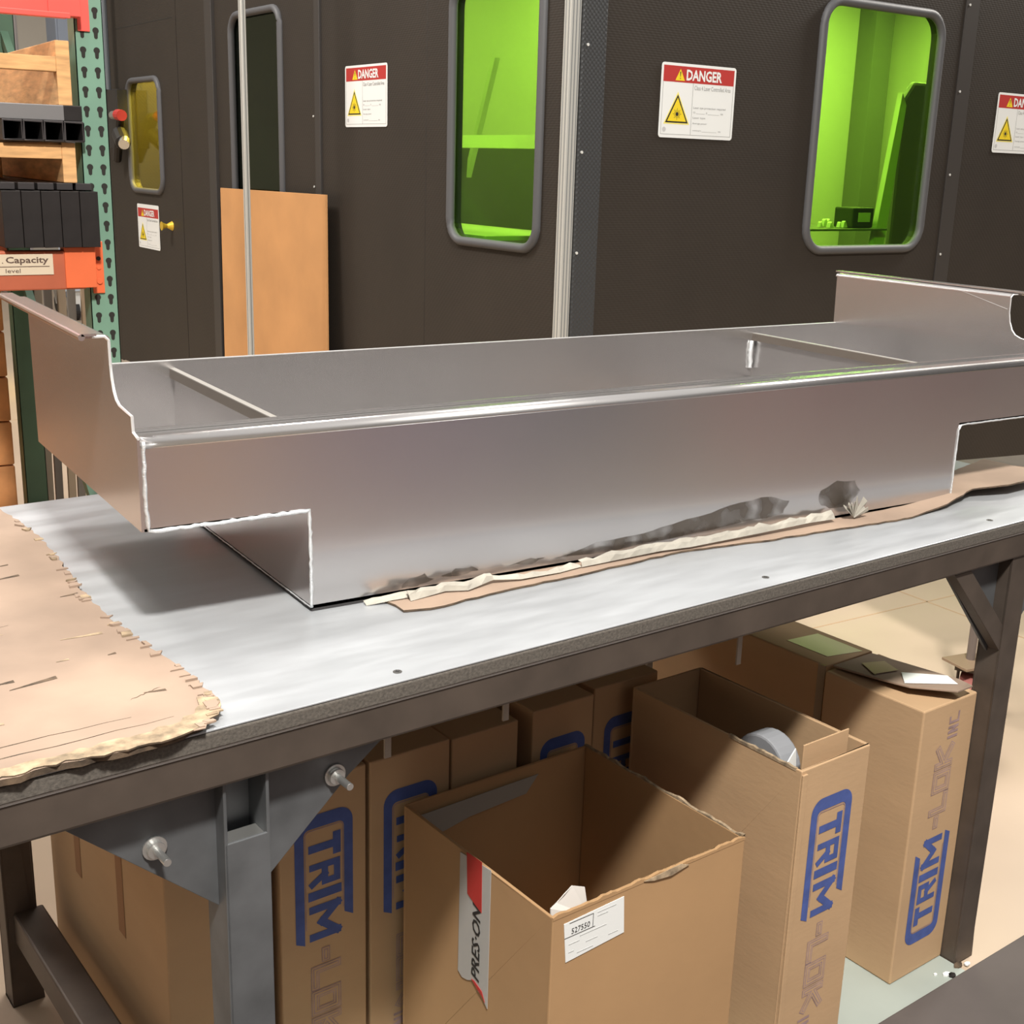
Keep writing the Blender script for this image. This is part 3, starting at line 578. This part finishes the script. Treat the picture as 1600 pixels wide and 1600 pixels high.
# ------------------------------------------------------------------ caster cart beyond the bench
cart = thing('caster_cart', 'low cart on a dusty red swivel caster beyond the right bench leg', 'cart', (2.316, 0.644, 0), -0.15)
cw = MB().tube([(-0.020, 0, 0.062), (0.020, 0, 0.062)], 0.062, 28).build('caster_wheel', REDCL, cart, 0.004); cw.rotation_euler = (0, 0, 2.25)
mb = MB(); mb.prism([(-0.030, -0.03, 0.145), (-0.030, 0.03, 0.145), (-0.030, 0.015, 0.05), (-0.030, -0.015, 0.05)], (0.004, 0, 0)); mb.prism([(0.026, -0.03, 0.145), (0.026, 0.03, 0.145), (0.026, 0.015, 0.05), (0.026, -0.015, 0.05)], (0.004, 0, 0)); mb.box(-0.035, 0.035, -0.045, 0.045, 0.14, 0.152); fk = mb.build('caster_fork', STEEL, cart); fk.rotation_euler = (0, 0, 2.25)
MB().box(-0.06, 0.06, -0.05, 0.05, 0.153, 0.161).build('mounting_plate', mat('rusty_plate', (150, 128, 104), 0.6, 0.3), cart, 0.001)
MB().tube([(0.01, 0.01, 0.16), (0.01, 0.01, 0.60)], 0.0125, 16).build('upright_tube', mat('grey_tube', (120, 110, 104), 0.5, 0.3), cart)
MB().box(-0.02, 0.9, -0.05, 0.48, 0.60, 0.625).build('shelf', STEEL, cart, 0.002)
for x, y in ((0.85, 0.0), (0.85, 0.45)):
    MB().tube([(x, y, 0.1), (x, y, 0.60)], 0.0125, 12).build('upright_tube', MATS['grey_tube'], cart); MB().tube([(x - 0.018, y, 0.055), (x + 0.018, y, 0.055)], 0.055, 20).build('caster_wheel', REDCL, cart)

# ------------------------------------------------------------------ laser enclosure
YAW = math.radians(2.7); KX, KY = 2.058, 2.392
enc = thing('laser_enclosure', 'large dark charcoal laser booth with green viewing windows', 'laser booth', (KX, KY, 0), YAW)
def iB(s, t, z=0): return Vector((KX + math.cos(YAW) * s - math.sin(YAW) * t, KY + math.sin(YAW) * s + math.cos(YAW) * t, z))
ZT = 2.75; TK = 0.05
def plate(axis, a0, a1, z0_, z1_, hole, name, parent=enc, m=PANEL, off=0.0, th=TK):
    """wall panel; axis 't' = left wall (faces -s), 's' = right wall (faces -t). hole=(cx,cz,w,h,r)"""
    def P(a, z, d): return (off + d, a, z) if axis == 't' else (a, off + d, z)
    mb = MB()
    if not hole:
        mb.prism([P(a0, z0_, 0), P(a1, z0_, 0), P(a1, z1_, 0), P(a0, z1_, 0)], Vector(P(0, 0, th)) - Vector(P(0, 0, 0))); return mb.build(name, m, parent, 0.003)
    cx, cz, w, h, r = hole; H_ = rrect(cx, cz, w, h, r, 6); n = len(H_); O_ = []
    for (x, z) in H_:
        dx, dz = x - cx, z - cz; k = 1e9
        if dx > 1e-9: k = min(k, (a1 - cx) / dx)
        if dx < -1e-9: k = min(k, (a0 - cx) / dx)
        if dz > 1e-9: k = min(k, (z1_ - cz) / dz)
        if dz < -1e-9: k = min(k, (z0_ - cz) / dz)
        O_.append([cx + dx * k, cz + dz * k])
    for (X, Z) in ((a0, z0_), (a1, z0_), (a0, z1_), (a1, z1_)):   # snap nearest to the corners
        i = min(range(n), key=lambda q: (O_[q][0] - X) ** 2 + (O_[q][1] - Z) ** 2); O_[i] = [X, Z]
    for d in (0, th):
        for k in range(n):
            q = (k + 1) % n; mb.face([P(*H_[k], d), P(*H_[q], d), P(*O_[q], d), P(*O_[k], d)])
    for k in range(n):
        q = (k + 1) % n; mb.face([P(*H_[k], 0), P(*H_[q], 0), P(*H_[q], th), P(*H_[k], th)]); mb.face([P(*O_[k], 0), P(*O_[q], 0), P(*O_[q], th), P(*O_[k], th)])
    return mb.build(name, m, parent)
def window(axis, cx, cz, w, h, r, gm, parent=enc, off=0.0):
    def P(a, z, d): return (off + d, a, z) if axis == 't' else (a, off + d, z)
    path = [P(a, z, -0.004) for a, z in rrect(cx, cz, w, h, r, 8)]
    fr = MB().tube(path, 0.019, 10, True).build('window_gasket', GASK, parent, smooth=True)
    pg = [P(a, z, 0.012) for a, z in rrect(cx, cz, w, h, r, 8)]
    MB().prism(pg, Vector(P(0, 0, 0.005)) - Vector(P(0, 0, 0))).build('window_pane', gm, parent)
    return fr
HW = (0.505, 1.69, 0.62, 1.00, 0.09)
plate('t', 0.05, 1.020, 0.05, ZT, HW, 'wall_panel'); window('t', *HW, GREENG)
plate('t', 1.025, 2.000, 0.05, ZT, None, 'wall_panel')
plate('t', 2.003, 2.058, 0.05, ZT, None, 'panel_post', m=TRIMD, off=-0.012)
HM = (2.765, 1.73, 0.63, 1.00, 0.09)
plate('t', 2.062, 3.315, 0.05, ZT, HM, 'wall_panel'); window('t', *HM, DKGRN)
plate('t', 3.32, 3.42, 0.05, ZT, None, 'panel_post', m=TRIMD, off=-0.02); plate('t', 3.425, 3.51, 0.05, ZT, None, 'panel_post', m=PANEL, off=-0.005)
plate('t', 3.515, 3.912, 0.05, ZT, None, 'wall_panel')
# door with its own window and knob
door = plate('t', 3.918, 5.235, 0.06, ZT, (4.53, 1.607, 0.60, 0.69, 0.09), 'door'); door['label'] = 'narrow charcoal booth door with a small amber window'
window('t', 4.53, 1.607, 0.60, 0.69, 0.09, AMBER, door)
MB().tube([(-0.001, 4.118, 1.062), (-0.035, 4.118, 1.062), (-0.05, 4.118, 1.062), (-0.07, 4.118, 1.062)], [0.03, 0.012, 0.016, 0.028], 16).build('knob', mat('brass_yellow', (222, 186, 60), 0.35, 0.4), door, label='yellow knob')
box('door_seam', HOLE, door, -0.001, 0.0005, 3.98, 5.02, 2.285, 2.289)
# end return wall beyond the door
plate('s', 0, 2.2, 0.05, ZT, None, 'wall_panel', off=5.236)
# right wall
HR = (1.64, 1.685, 0.76, 1.00, 0.10)
plate('s', 0.135, 2.165, 0.05, ZT, HR, 'wall_panel'); window('s', *HR, GREENG)
plate('s', 2.170, 2.265, 0.05, ZT, None, 'panel_post', m=TRIMD, off=-0.006)
plate('s', 2.270, 4.2, 0.05, ZT, None, 'wall_panel')
# corner extrusion and textured column
cp = MB(); cp.box(-0.034, 0.014, -0.006, 0.034, 0, ZT); 
for k in (0.2, 0.8):
    pass
corner = cp.build('corner_post', EXTR, enc, 0.003, label='pale aluminium corner extrusion')
for a in (0.004, 0.022): box('extrusion_groove', mat('groove_grey', (120, 122, 122), 0.5), corner, -0.0348, -0.033, a - 0.002, a + 0.002, 0, ZT)
for a in (-0.022, -0.008, 0.006): box('extrusion_groove', MATS['groove_grey'], corner, a - 0.002, a + 0.002, -0.0068, -0.005, 0, ZT)
mb = MB(); mb.box(0.017, 0.130, -0.012, 0.04, 0.05, ZT); mb.build('textured_column', DIAM, enc, 0.006)
rv = mat('rivet_white', (235, 235, 230), 0.3, 0.3)
for s, z in [(0.042, 1.92), (0.034, 1.552), (0.03, 1.193), (0.03, 0.83)]: MB().tube([(s, -0.0125, z), (s, -0.0155, z)], 0.0055, 10).build('rivet', rv, enc)
for z in (2.244, 1.878, 1.514, 1.155): MB().tube([(2.19, -0.0065, z), (2.19, -0.0095, z)], 0.0055, 10).build('rivet', rv, enc)
for z in (1.70, 1.365): MB().tube([(-0.0005, 2.092, z), (-0.004, 2.092, z)], 0.005, 10).build('rivet', rv, enc)
# roof, inner walls and floor
MB().box(0.0, 4.2, 0.0, 5.28, ZT, ZT + 0.05).build('roof', TRIMD, enc)
MB().box(0.06, 4.2, 2.04, 2.09, 0.05, ZT).build('inner_partition', INNER, enc); MB().box(0.06, 4.2, 3.86, 3.90, 0.05, ZT).build('inner_partition', INNERD, enc)
MB().box(4.2, 4.25, 0.0, 5.28, 0.05, ZT).build('inner_wall', INNER, enc)
MB().box(0.06, 4.2, 0.06, 5.2, 0.0, 0.05).build('booth_floor', INNERD, enc)
# interior fittings seen through the green glass
MB().box(3.85, 4.03, 1.90, 2.04, 0.05, ZT).build('inner_column', INNERD, enc, 0.004)
mat('pale_bar', (235, 238, 225), 0.5); gb = MB(); gb.prism([(0.49, 0.55, 1.572), (0.56, 0.55, 1.632), (0.62, 0.55, 1.632), (0.62, 0.55, 1.572)], (0, 1.42, 0)); gb.build('guard_bar', MATS['pale_bar'], enc, label='pale horizontal guard bar')
mb = MB(); mb.prism([(2.31, 0.50, 1.05), (2.40, 0.50, 1.05), (2.468, 0.50, 1.84), (2.43, 0.50, 1.90)], (0, 0.03, 0)); mb.build('diagonal_brace', MATS['pale_bar'], enc, label='pale diagonal strip')
mb = MB(); mb.prism([(2.95, 0.9, 1.05), (3.5, 0.9, 1.05), (3.5, 0.9, 2.0), (3.02, 0.9, 2.0), (2.94, 0.9, 1.9)], (0, 0.04, 0)); mb.build('machine_cover', INNERD, enc, 0.02)
MB().box(1.70, 2.36, 0.45, 0.80, 1.235, 1.245).build('shelf', INNERD, enc, 0.001)
ctl = MB(); ctl.box(2.15, 2.31, 0.50, 0.62, 1.246, 1.345); ctl = ctl.build('control_unit', mat('dark_unit', (60, 66, 50), 0.5), enc, 0.008)
box('display_label', WHITE, ctl, 2.19, 2.28, 0.497, 0.4995, 1.275, 1.32, 0.002)
mb = MB(); rnd = random.Random(4)
for k in range(10):
    x = rnd.uniform(1.98, 2.12); y = rnd.uniform(0.5, 0.65); z = 1.248; r = rnd.uniform(0.02, 0.04); mb.prism([(x, y, z), (x + r, y, z), (x + r * .8, y + .01, z + r), (x + r * .2, y, z + r * .8)], (0, 0.02, 0))
mb.build('cable_bundle', MATS['pale_bar'], enc)
mb = MB(); mb.prism([(0.7, 1.86, 1.25), (0.7, 1.89, 1.25), (0.74, 1.64, 2.0), (0.74, 1.61, 2.0)], (0.03, 0, 0)); mb.build('hanging_hose', MATS['pale_bar'], enc)
MB().box(0.10, 0.60, 0.70, 2.02, 1.19, 1.21).build('inner_ledge', MATS['pale_bar'], enc, 0.002)
MB().box(0.62, 1.9, 1.80, 2.03, 0.05, 1.60).build('machine_housing', mat('housing_grey', (96, 98, 92), 0.5), enc, 0.01)
MB().box(2.6, 3.0, 0.9, 1.1, 0.05, 2.3).build('machine_mast', MATS['housing_grey'], enc, 0.01) if False else None
# items behind the amber window
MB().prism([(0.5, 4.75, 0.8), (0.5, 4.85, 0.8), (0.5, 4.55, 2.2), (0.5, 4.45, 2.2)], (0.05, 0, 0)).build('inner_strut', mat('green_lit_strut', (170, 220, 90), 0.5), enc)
MB().prism([(0.8, 4.0, 0.6), (0.8, 5.1, 0.6), (0.8, 5.1, 1.45), (0.8, 4.0, 1.35)], (0.05, 0, 0)).build('inner_panel', mat('orange_brown_panel', (170, 110, 60), 0.6), enc)
# dangling hardware left of the door
hw = mat('dark_hardware', (48, 46, 46), 0.4, 0.4)
hg = MB(); hg.box(-0.09, -0.02, 4.80, 5.12, 1.53, 1.90); hg.tube([(-0.10, 4.75, 1.62), (-0.12, 4.62, 1.56)], 0.05, 12); hg.tube([(-0.06, 4.95, 1.45), (-0.10, 4.72, 1.72)], 0.03, 10); h = hg.build('door_latch', hw, enc, 0.004)
MB().tube([(-0.11, 4.62, 1.575), (-0.13, 4.58, 1.55)], 0.035, 14).build('latch_stud', BRIGHT, h); MB().tube([(-0.10, 4.86, 1.735), (-0.12, 4.70, 1.735)], 0.028, 12).build('latch_stud', BRIGHT, h); MB().tube([(-0.12, 4.70, 1.735), (-0.12, 4.62, 1.73)], 0.035, 12).build('red_button', RED, h)
MB().tube([(-0.09, 5.01, 1.90), (-0.09, 5.01, 2.9)], 0.035, 14).build('conduit', mat('grey_conduit', (128, 134, 140), 0.4, 0.3), enc)
# booth lamps
def lamp(s, t, z, sx, sy, power, col=(1, 1, 1)):
    l_ = MB().box(s - sx / 2, s + sx / 2, t - sy / 2, t + sy / 2, z - 0.03, z).build('booth_ceiling_lamp', emis('lamp_glow', (255, 255, 250), 2.0), enc)
    d = bpy.data.lights.new('booth_light', 'AREA'); d.shape = 'RECTANGLE'; d.size = sx; d.size_y = sy; d.energy = power; d.color = col
    o = bpy.data.objects.new('booth_light', d); C.objects.link(o); p = iB(s, t, z - 0.04); o.location = p; o.rotation_euler = (0, 0, YAW)
lamp(0.30, 1.2, 2.70, 0.2, 1.2, 18); lamp(1.6, 1.0, 2.70, 0.3, 1.4, 36); lamp(3.1, 1.2, 2.70, 1.4, 0.3, 62); lamp(0.6, 4.55, 2.70, 0.6, 0.9, 150)

# ------------------------------------------------------------------ danger signs
def danger_sign(label, org, u, s, h=0.27, w=0.385):
    """org: lower-left corner of sign, u: direction of reading; built in local X (u) / Z plane facing -Y"""
    t = thing('danger_sign', label, 'warning sign', org, math.atan2(u.y, u.x), 'laser danger signs stuck on the booth'); 
    if s: t.rotation_euler = (0, s, math.atan2(u.y, u.x))
    k = w / 0.385
    MB().prism([(x, 0, z) for x, z in rrect(w / 2, h / 2, w, h, 0.012, 4)], (0, -0.0015, 0)).build('sign_plate', WHITE, t)
    y = -0.0018
    def q(name, m, x0, x1, z0_, z1_, yy=y): return MB().box(x0 * k, x1 * k, yy, yy + 0.0003, z0_, z1_).build(name, m, t)
    q('red_header', RED, 0.010, 0.375, 0.202, 0.260)
    mb = MB(); y2 = -0.0022
    text_mb(mb, 'DANGER', (0.125 * k, y2, 0.210), (1, 0, 0), (0, 0, 1), 0.185 * k, 0.040, 0, 0.03); mb.build('heading_lettering', WHITE, t)
    mb = MB(); mb.prism([(0.070 * k, y2, 0.208), (0.118 * k, y2, 0.208), (0.094 * k, y2, 0.250)], (0, 0.0003, 0)); mb.build('alert_triangle', YEL, t)
    mb = MB(); mb.prism([(0.0915 * k, y2 - .0004, 0.240), (0.0965 * k, y2 - .0004, 0.240), (0.095 * k, y2 - .0004, 0.222), (0.093 * k, y2 - .0004, 0.222)], (0, 0.0003, 0)); mb.box(0.0925 * k, 0.0955 * k, y2 - .0004, y2 - .0001, 0.214, 0.218); mb.build('alert_mark', INK, t)
    mb = MB()
    for x0, x1, z0_, z1_ in ((0.010, 0.0115, 0.012, 0.202), (0.3735, 0.375, 0.012, 0.202), (0.010, 0.375, 0.012, 0.0135), (0.162, 0.1635, 0.012, 0.202)): mb.box(x0 * k, x1 * k, y, y + 0.0003, z0_, z1_)
    mb.build('frame_lines', GREYINK, t)
    def tri(cx, z_, hw_, hh, yy): return [((cx - hw_) * k, yy, z_), ((cx + hw_) * k, yy, z_), (cx * k, yy, z_ + hh)]
    MB().prism(tri(0.088, 0.050, 0.066, 0.118, y), (0, 0.0003, 0)).build('triangle_halo', mat('pale_yellow', (236, 222, 120), 0.5), t)
    MB().prism(tri(0.088, 0.055, 0.058, 0.103, y2), (0, 0.0003, 0)).build('triangle_border', INK, t)
    MB().prism(tri(0.088, 0.0605, 0.048, 0.086, y2 - 0.0004), (0, 0.0003, 0)).build('triangle_field', YEL, t)
    mb = MB(); y3 = y2 - 0.0008; cx, cz = 0.088 * k, 0.087
    mb.prism([(cx + 0.0075 * math.cos(a), y3, cz + 0.0075 * math.sin(a)) for a in [i * math.pi / 6 for i in range(12)]], (0, 0.0003, 0))
    for i in range(16):
        a = i * math.pi / 8; L = 0.021 if i % 2 == 0 else 0.016; d = Vector((math.cos(a), 0, math.sin(a))); n = Vector((-d.z, 0, d.x)) * 0.0007; c = Vector((cx, y3, cz)); mb.face([c + d * 0.009 - n, c + d * L - n, c + d * L + n, c + d * 0.009 + n])
    mb.build('laser_burst', INK, t)
    mb = MB()
    text_mb(mb, 'Class 4 Laser Controlled Area', (0.170 * k, y, 0.178), (1, 0, 0), (0, 0, 1), 0.190 * k, 0.016, 0, 0.0)
    for s_, x, z_, w_, h_ in (('Laser eye protection required', .170, .108, .170, .010), ('OD', .170, .093, .012, .007), ('@', .237, .093, .007, .007), ('nm', .315, .092, .013, .006), ('Laser type', .170, .072, .066, .009), ('Average power', .170, .052, .076, .008), ('wavelengths', .172, .027, .046, .006), ('nm', .308, .027, .013, .005)):
        text_mb(mb, s_, (x * k, y, z_), (1, 0, 0), (0, 0, 1), w_ * k, h_)
    for x0, x1, z_ in ((.186, .232, .092), (.248, .308, .091), (.222, .30, .026)): mb.box(x0 * k, x1 * k, y, y + 0.0002, z_, z_ + 0.0008)
    mb.build('small_lettering', GREYINK, t)
    mb = MB(); mb.tube([(0.027 * k, y, 0.030), (0.027 * k, y - 0.0003, 0.030)], 0.009, 12); mb.build('corner_stamp', mat('pale_grey', (190, 190, 190), 0.6), t)
    return t
ur = Vector((math.cos(YAW), math.sin(YAW), 0)); ul = -Vector((-math.sin(YAW), math.cos(YAW), 0))
danger_sign('danger sign with the fullest view, between the corner column and the right green window', iB(0.404, -0.002, 1.618), ur, 0)
danger_sign('danger sign cut off by the right edge of the view', iB(2.488, -0.002, 1.622), ur, 0)
danger_sign('danger sign on the left booth wall, between the dark window and the left green window', iB(-0.002, 1.752, 1.647), ul, 0, w=0.398)
danger_sign('smallest danger sign, on the booth door below its amber window', iB(-0.002, 4.757, 0.890), ul, 0, 0.285, 0.41)

# ------------------------------------------------------------------ leaning board and free post
lb2 = MB(); a0, a1 = 1.857, 3.163
P = [iB(-0.06, 1.857, 1.334), iB(-0.06, 3.163, 1.325), iB(-0.095, 3.10, 0.004), iB(-0.095, 1.79, 0.004)]
lb2.prism(P, (0.012, 0, 0)); tag(lb2.build('fibreboard_panel', TAN, None, 0.001), 'tan fibreboard sheet leaning against the booth wall behind the slim pole', 'board')
post = thing('aluminium_post', 'slim aluminium post standing in front of the tan leaning board', 'post', iB(-0.42, 1.955, 0), YAW)
MB().box(-0.012, 0.012, -0.016, 0.016, 0, 2.9).build('extrusion', EXTR, post, 0.003)
for a in (0.0,): box('extrusion_groove', MATS['groove_grey'], post, -0.0125, -0.0115, a - 0.002, a + 0.002, 0.01, 2.9)
for a in (0.0,): box('extrusion_groove', MATS['groove_grey'], post, a - 0.002, a + 0.002, -0.0165, -0.0155, 0.01, 2.9)
MB().box(-0.08, 0.08, -0.08, 0.08, 0.0, 0.010).build('base_plate', STEEL, post)

# ------------------------------------------------------------------ pallet rack
rk = thing('pallet_rack', 'green and orange teardrop pallet rack at the left edge of the view', 'storage rack', (0.269, 2.169, 0))
def upright(x, y, holes, name, m):
    mb = MB(); w = 0.076; mb.box(x, x + w, y, y + 0.0025, 0, 3.0); mb.box(x, x + 0.0025, y, y + 0.07, 0, 3.0); mb.box(x + w - 0.0025, x + w, y, y + 0.07, 0, 3.0)
    u = mb.build(name, m, rk)
    if holes:
        n = 0; z = 0.70
        while z < 2.05:
            for dx in (0.020, 0.056):
                hb = MB(); c = (x + dx, z); pts = [(c[0] + 0.0085 * math.cos(a), y - 0.0006, c[1] + 0.0085 * math.sin(a)) for a in [math.radians(-50 + 28 * k) for k in range(11)]]
                pts += [(c[0] - 0.0045, y - 0.0006, c[1] - 0.019), (c[0], y - 0.0006, c[1] - 0.022), (c[0] + 0.0045, y - 0.0006, c[1] - 0.019)]
                hb.prism(pts, (0, 0.0004, 0)); hb.build('keyhole_slot', HOLE, u)
            z += 0.0508; n += 1
    return u
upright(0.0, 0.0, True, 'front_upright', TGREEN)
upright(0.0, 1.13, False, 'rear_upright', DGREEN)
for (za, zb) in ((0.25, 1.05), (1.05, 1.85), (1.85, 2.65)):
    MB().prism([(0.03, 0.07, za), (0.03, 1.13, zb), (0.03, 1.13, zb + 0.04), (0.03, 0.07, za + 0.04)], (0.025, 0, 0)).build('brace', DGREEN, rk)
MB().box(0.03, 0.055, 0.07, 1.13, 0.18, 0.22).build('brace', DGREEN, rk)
MB().box(-0.03, 0.10, -0.02, 0.12, 0.0, 0.008).build('foot_plate', DGREEN, rk)
def beam(z0_, z1_, m, cz0, cz1, y=0.0, cm=None):
    b_ = MB().box(-2.4, -0.02, y - 0.045, y + 0.0, z0_, z1_).build('beam', m, rk, 0.004)
    c_ = MB(); c_.box(-0.075, 0.008, y - 0.050, y + 0.0, z0_ + 0.004, z1_ + 0.01); c_.box(0.008, 0.040, y - 0.006, y - 0.0012, cz0, cz1); c_ = c_.build('beam_connector', cm or m, b_, 0.002)
    return b_, c_
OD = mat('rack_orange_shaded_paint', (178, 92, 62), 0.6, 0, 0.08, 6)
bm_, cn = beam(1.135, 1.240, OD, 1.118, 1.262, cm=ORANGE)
for z in (1.215, 1.19): MB().tube([(0.026, -0.006, z), (0.026, -0.0085, z)], 0.006, 12).build('connector_rivet', HOLE if z > 1.2 else ORANGE, cn)
MB().tube([(0.026, -0.006, 1.152), (0.026, -0.010, 1.152)], 0.008, 12).build('connector_rivet', ORANGE, cn)
b2_, c2 = beam(1.84, 1.96, REDP, 1.813, 1.99)
MB().box(-2.4, -0.02, -0.052, -0.045, 1.838, 1.852).build('beam_lip', REDP, b2_, 0.002)
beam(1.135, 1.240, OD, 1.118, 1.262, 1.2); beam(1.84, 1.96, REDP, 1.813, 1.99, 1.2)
lbb = MB().box(-0.55, -0.106, -0.0475, -0.0455, 1.177, 1.232).build('capacity_label', mat('aged_label', (206, 190, 166), 0.7), bm_, label='aged paper capacity label')
mb = MB(); text_mb(mb, 'Capacity', (-0.228, -0.0478, 1.2035), (1, 0, 0), (0, 0, 1), 0.110, 0.022, 0, 0.02); text_mb(mb, '.', (-0.238, -0.0478, 1.208), (1, 0, 0), (0, 0, 1), 0.003); mb.box(-0.27, -0.116, -0.0485, -0.0478, 1.1985, 1.2); text_mb(mb, 'level', (-0.230, -0.0478, 1.183), (1, 0, 0), (0, 0, 1), 0.038, 0.011); mb.build('label_lettering', mat('brown_ink', (90, 70, 60), 0.7), lbb)

RX, RY = 0.269, 2.169
def hollow(name, x0, x1, y0, y1, z0_, z1_, m, label, cat, group, t=0.004, axis='y'):
    th_ = thing(name, label, cat, (x0, y0, z0_), 0, group); w, d, h = x1 - x0, y1 - y0, z1_ - z0_
    mb = MB(); mb.box(0, w, 0, d, 0, t); mb.box(0, w, 0, d, h - t, h); mb.box(0, t, 0, d, t, h - t); mb.box(w - t, w, 0, d, t, h - t); mb.box(t, w - t, d * 0.5, d * 0.5 + t, t, h - t)
    mb.build('tube_wall', m, th_, 0.0015); return th_
TB = mat('tube_edge_dark', (70, 66, 66), 0.4, 0.4)
names = ['rightmost of the four', 'second from the right of the four', 'third from the right of the four', 'leftmost of the four']
for k in range(4):
    hollow('steel_tube', 0.218 - 0.0525 * k, 0.269 - 0.0525 * k, 2.13, 3.3, 1.526, 1.580, TB, names[k] + ' black square tubes lying end-on above the crate blocks', 'steel tube', 'black square tubes on the rack')
t_ = thing('steel_bar', 'grey square bar lying across the black tubes on the rack', 'steel bar', (-1.2, 2.135, 1.5805)); MB().box(0, 1.421, 0, 0.05, 0, 0.040).build('bar_side', GRYT, t_, 0.002); MB().box(1.421, 1.468, 0, 0.05, 0, 0.040).build('bar_end', BLKT, t_, 0.002)
for k in range(5):
    x1 = 0.288 - 0.0502 * k
    c_ = thing('steel_channel', ['rightmost', 'second from right', 'middle', 'second from left', 'leftmost visible'][k] + ' of the tall black channels resting on the orange rack beam', 'steel channel', (x1 - 0.0482, 2.10, 1.2505), 0, 'tall black channels on the rack beam')
    mb = MB(); mb.box(0, 0.0482, 0, 0.004, 0, 0.148); mb.box(0, 0.004, 0.004, 0.9, 0, 0.148); mb.box(0.0442, 0.0482, 0.004, 0.9, 0, 0.148); mb.box(0.004, 0.0445, 0.004, 0.9, 0, 0.004); mb.build('channel_body', BLKT, c_, 0.001)
    MB().box(0.003, 0.045, 0.05, 0.9, 0.150, 0.168).build('inner_insert', TB, c_, 0.001)
def crate(z0_, z1_, label, top):
    c_ = thing('wooden_crate', label, 'wooden crate', (-1.0, 2.15, z0_)); h = z1_ - z0_
    MB().box(1.212, 1.248, 0, 0.9, 0, h).build('corner_post', WOOD, c_, 0.002)
    MB().box(0, 1.212, 0, 0.04, top, top + 0.038).build('cross_board', WOOD, c_, 0.002); MB().box(0, 1.212, 0.86, 0.9, top, top + 0.038).build('cross_board', WOOD, c_, 0.002)
    MB().box(0, 1.0, 0.1, 0.8, top - 0.014, top - 0.002).build('deck_board', WOOD, c_, 0.002)
    for x in (0.55, 0.8, 1.03, 1.12): MB().box(x, x + 0.03, 0.5, 0.56, 0, top).build('block', WOOD, c_, 0.002)
    return c_
crate(1.6205, 1.785, 'pale pine crate frame on top of the grey bar, below the red beam', 0.085); crate(1.4195, 1.525, 'pale pine crate frame between the black tubes and the tall black channels', 0.062)
# boards standing behind the bench inside the rack
BC = [(150, 138, 124), (122, 116, 110), (176, 160, 140), (140, 136, 130), (196, 176, 152), (128, 138, 120), (170, 156, 140), (110, 112, 104)]
for k in range(5):
    x = 0.354 + k * 0.042; m = mat('board_tone_%d' % k, BC[k], 0.7)
    ob = MB().box(0, 0.028, 0, 0.02, 0, 1.02 + 0.03 * (k % 3)).build('sheet_strip', m, None, 0.002); ob.location = (x, 3.385 + 0.03 * (k % 2), 0.0); ob.rotation_euler = (0.05, 0.0, 0.0)
    tag(ob, ['leftmost grey-brown', 'second-from-left darker grey', 'middle tan', 'second-from-right grey', 'rightmost pale tan'][k] + ' strip in the upright row right of the dark green post', 'metal strip', 'upright strips behind the rack leg')
# stacked timber at far left
for k in range(6):
    ob = MB().box(-0.9, 0.262, 0, 0.5, 0, 0.165).build('timber_block', mat('orange_timber', (214, 150, 96), 0.8, 0, 0.15, 8), None, 0.006); ob.location = (0, 3.45, 0.002 + k * 0.17)
    tag(ob, ['bottom', 'second from bottom', 'third from bottom', 'third from top', 'second from top', 'top'][k] + ' orange-brown timber beam of the stack behind the rack at far left', 'timber', 'stacked timber beams')
# far trolley with caster
tr = thing('far_trolley', 'distant pale trolley with a black swivel caster, seen under the orange beam', 'trolley', (2.15, 10.4, 0))
for dx, dy in ((0, 0), (1.2, 0), (0, 0.7), (1.2, 0.7)):
    MB().tube([(dx - 0.02, dy, 0.085), (dx + 0.02, dy, 0.085)], 0.085, 24).build('wheel', INK, tr, 0.004)
    MB().prism([(dx - 0.06, dy - 0.06, 0.27), (dx + 0.06, dy - 0.06, 0.27), (dx + 0.03, dy - 0.05, 0.08), (dx - 0.03, dy - 0.05, 0.08)], (0, 0.012, 0)).build('wheel_fork', WHITE, tr, 0.002)
MB().box(-0.15, 1.4, -0.1, 0.8, 0.27, 0.34).build('deck', mat('pale_blue_grey', (190, 200, 214), 0.5), tr, 0.004); MB().box(-0.1, 0.1, -0.05, 0.1, 0.34, 1.1).build('handle', MATS['pale_blue_grey'], tr, 0.004)
# distant machines seen through the rack
for i, (x, y, w, d, h, c, lb_) in enumerate(((1.35, 12.5, 0.5, 0.5, 2.9, (110, 120, 104), 'distant green-grey cabinet seen at the top left through the rack'), (2.0, 13.0, 0.35, 0.5, 3.0, (188, 180, 176), 'distant pale cabinet seen through the rack'), (2.5, 12.0, 0.3, 0.4, 3.0, (150, 160, 176), 'distant blue-grey cabinet seen through the rack'))):
    c_ = thing('storage_cabinet', lb_, 'cabinet', (x, y, 0)); m = mat('cabinet_%d' % i, c, 0.5); MB().box(0, w, 0, d, 0, h).build('cabinet_body', m, c_, 0.01); MB().box(0.02, w - 0.02, -0.02, 0, 0.1, h - 0.1).build('cabinet_door', m, c_, 0.005)
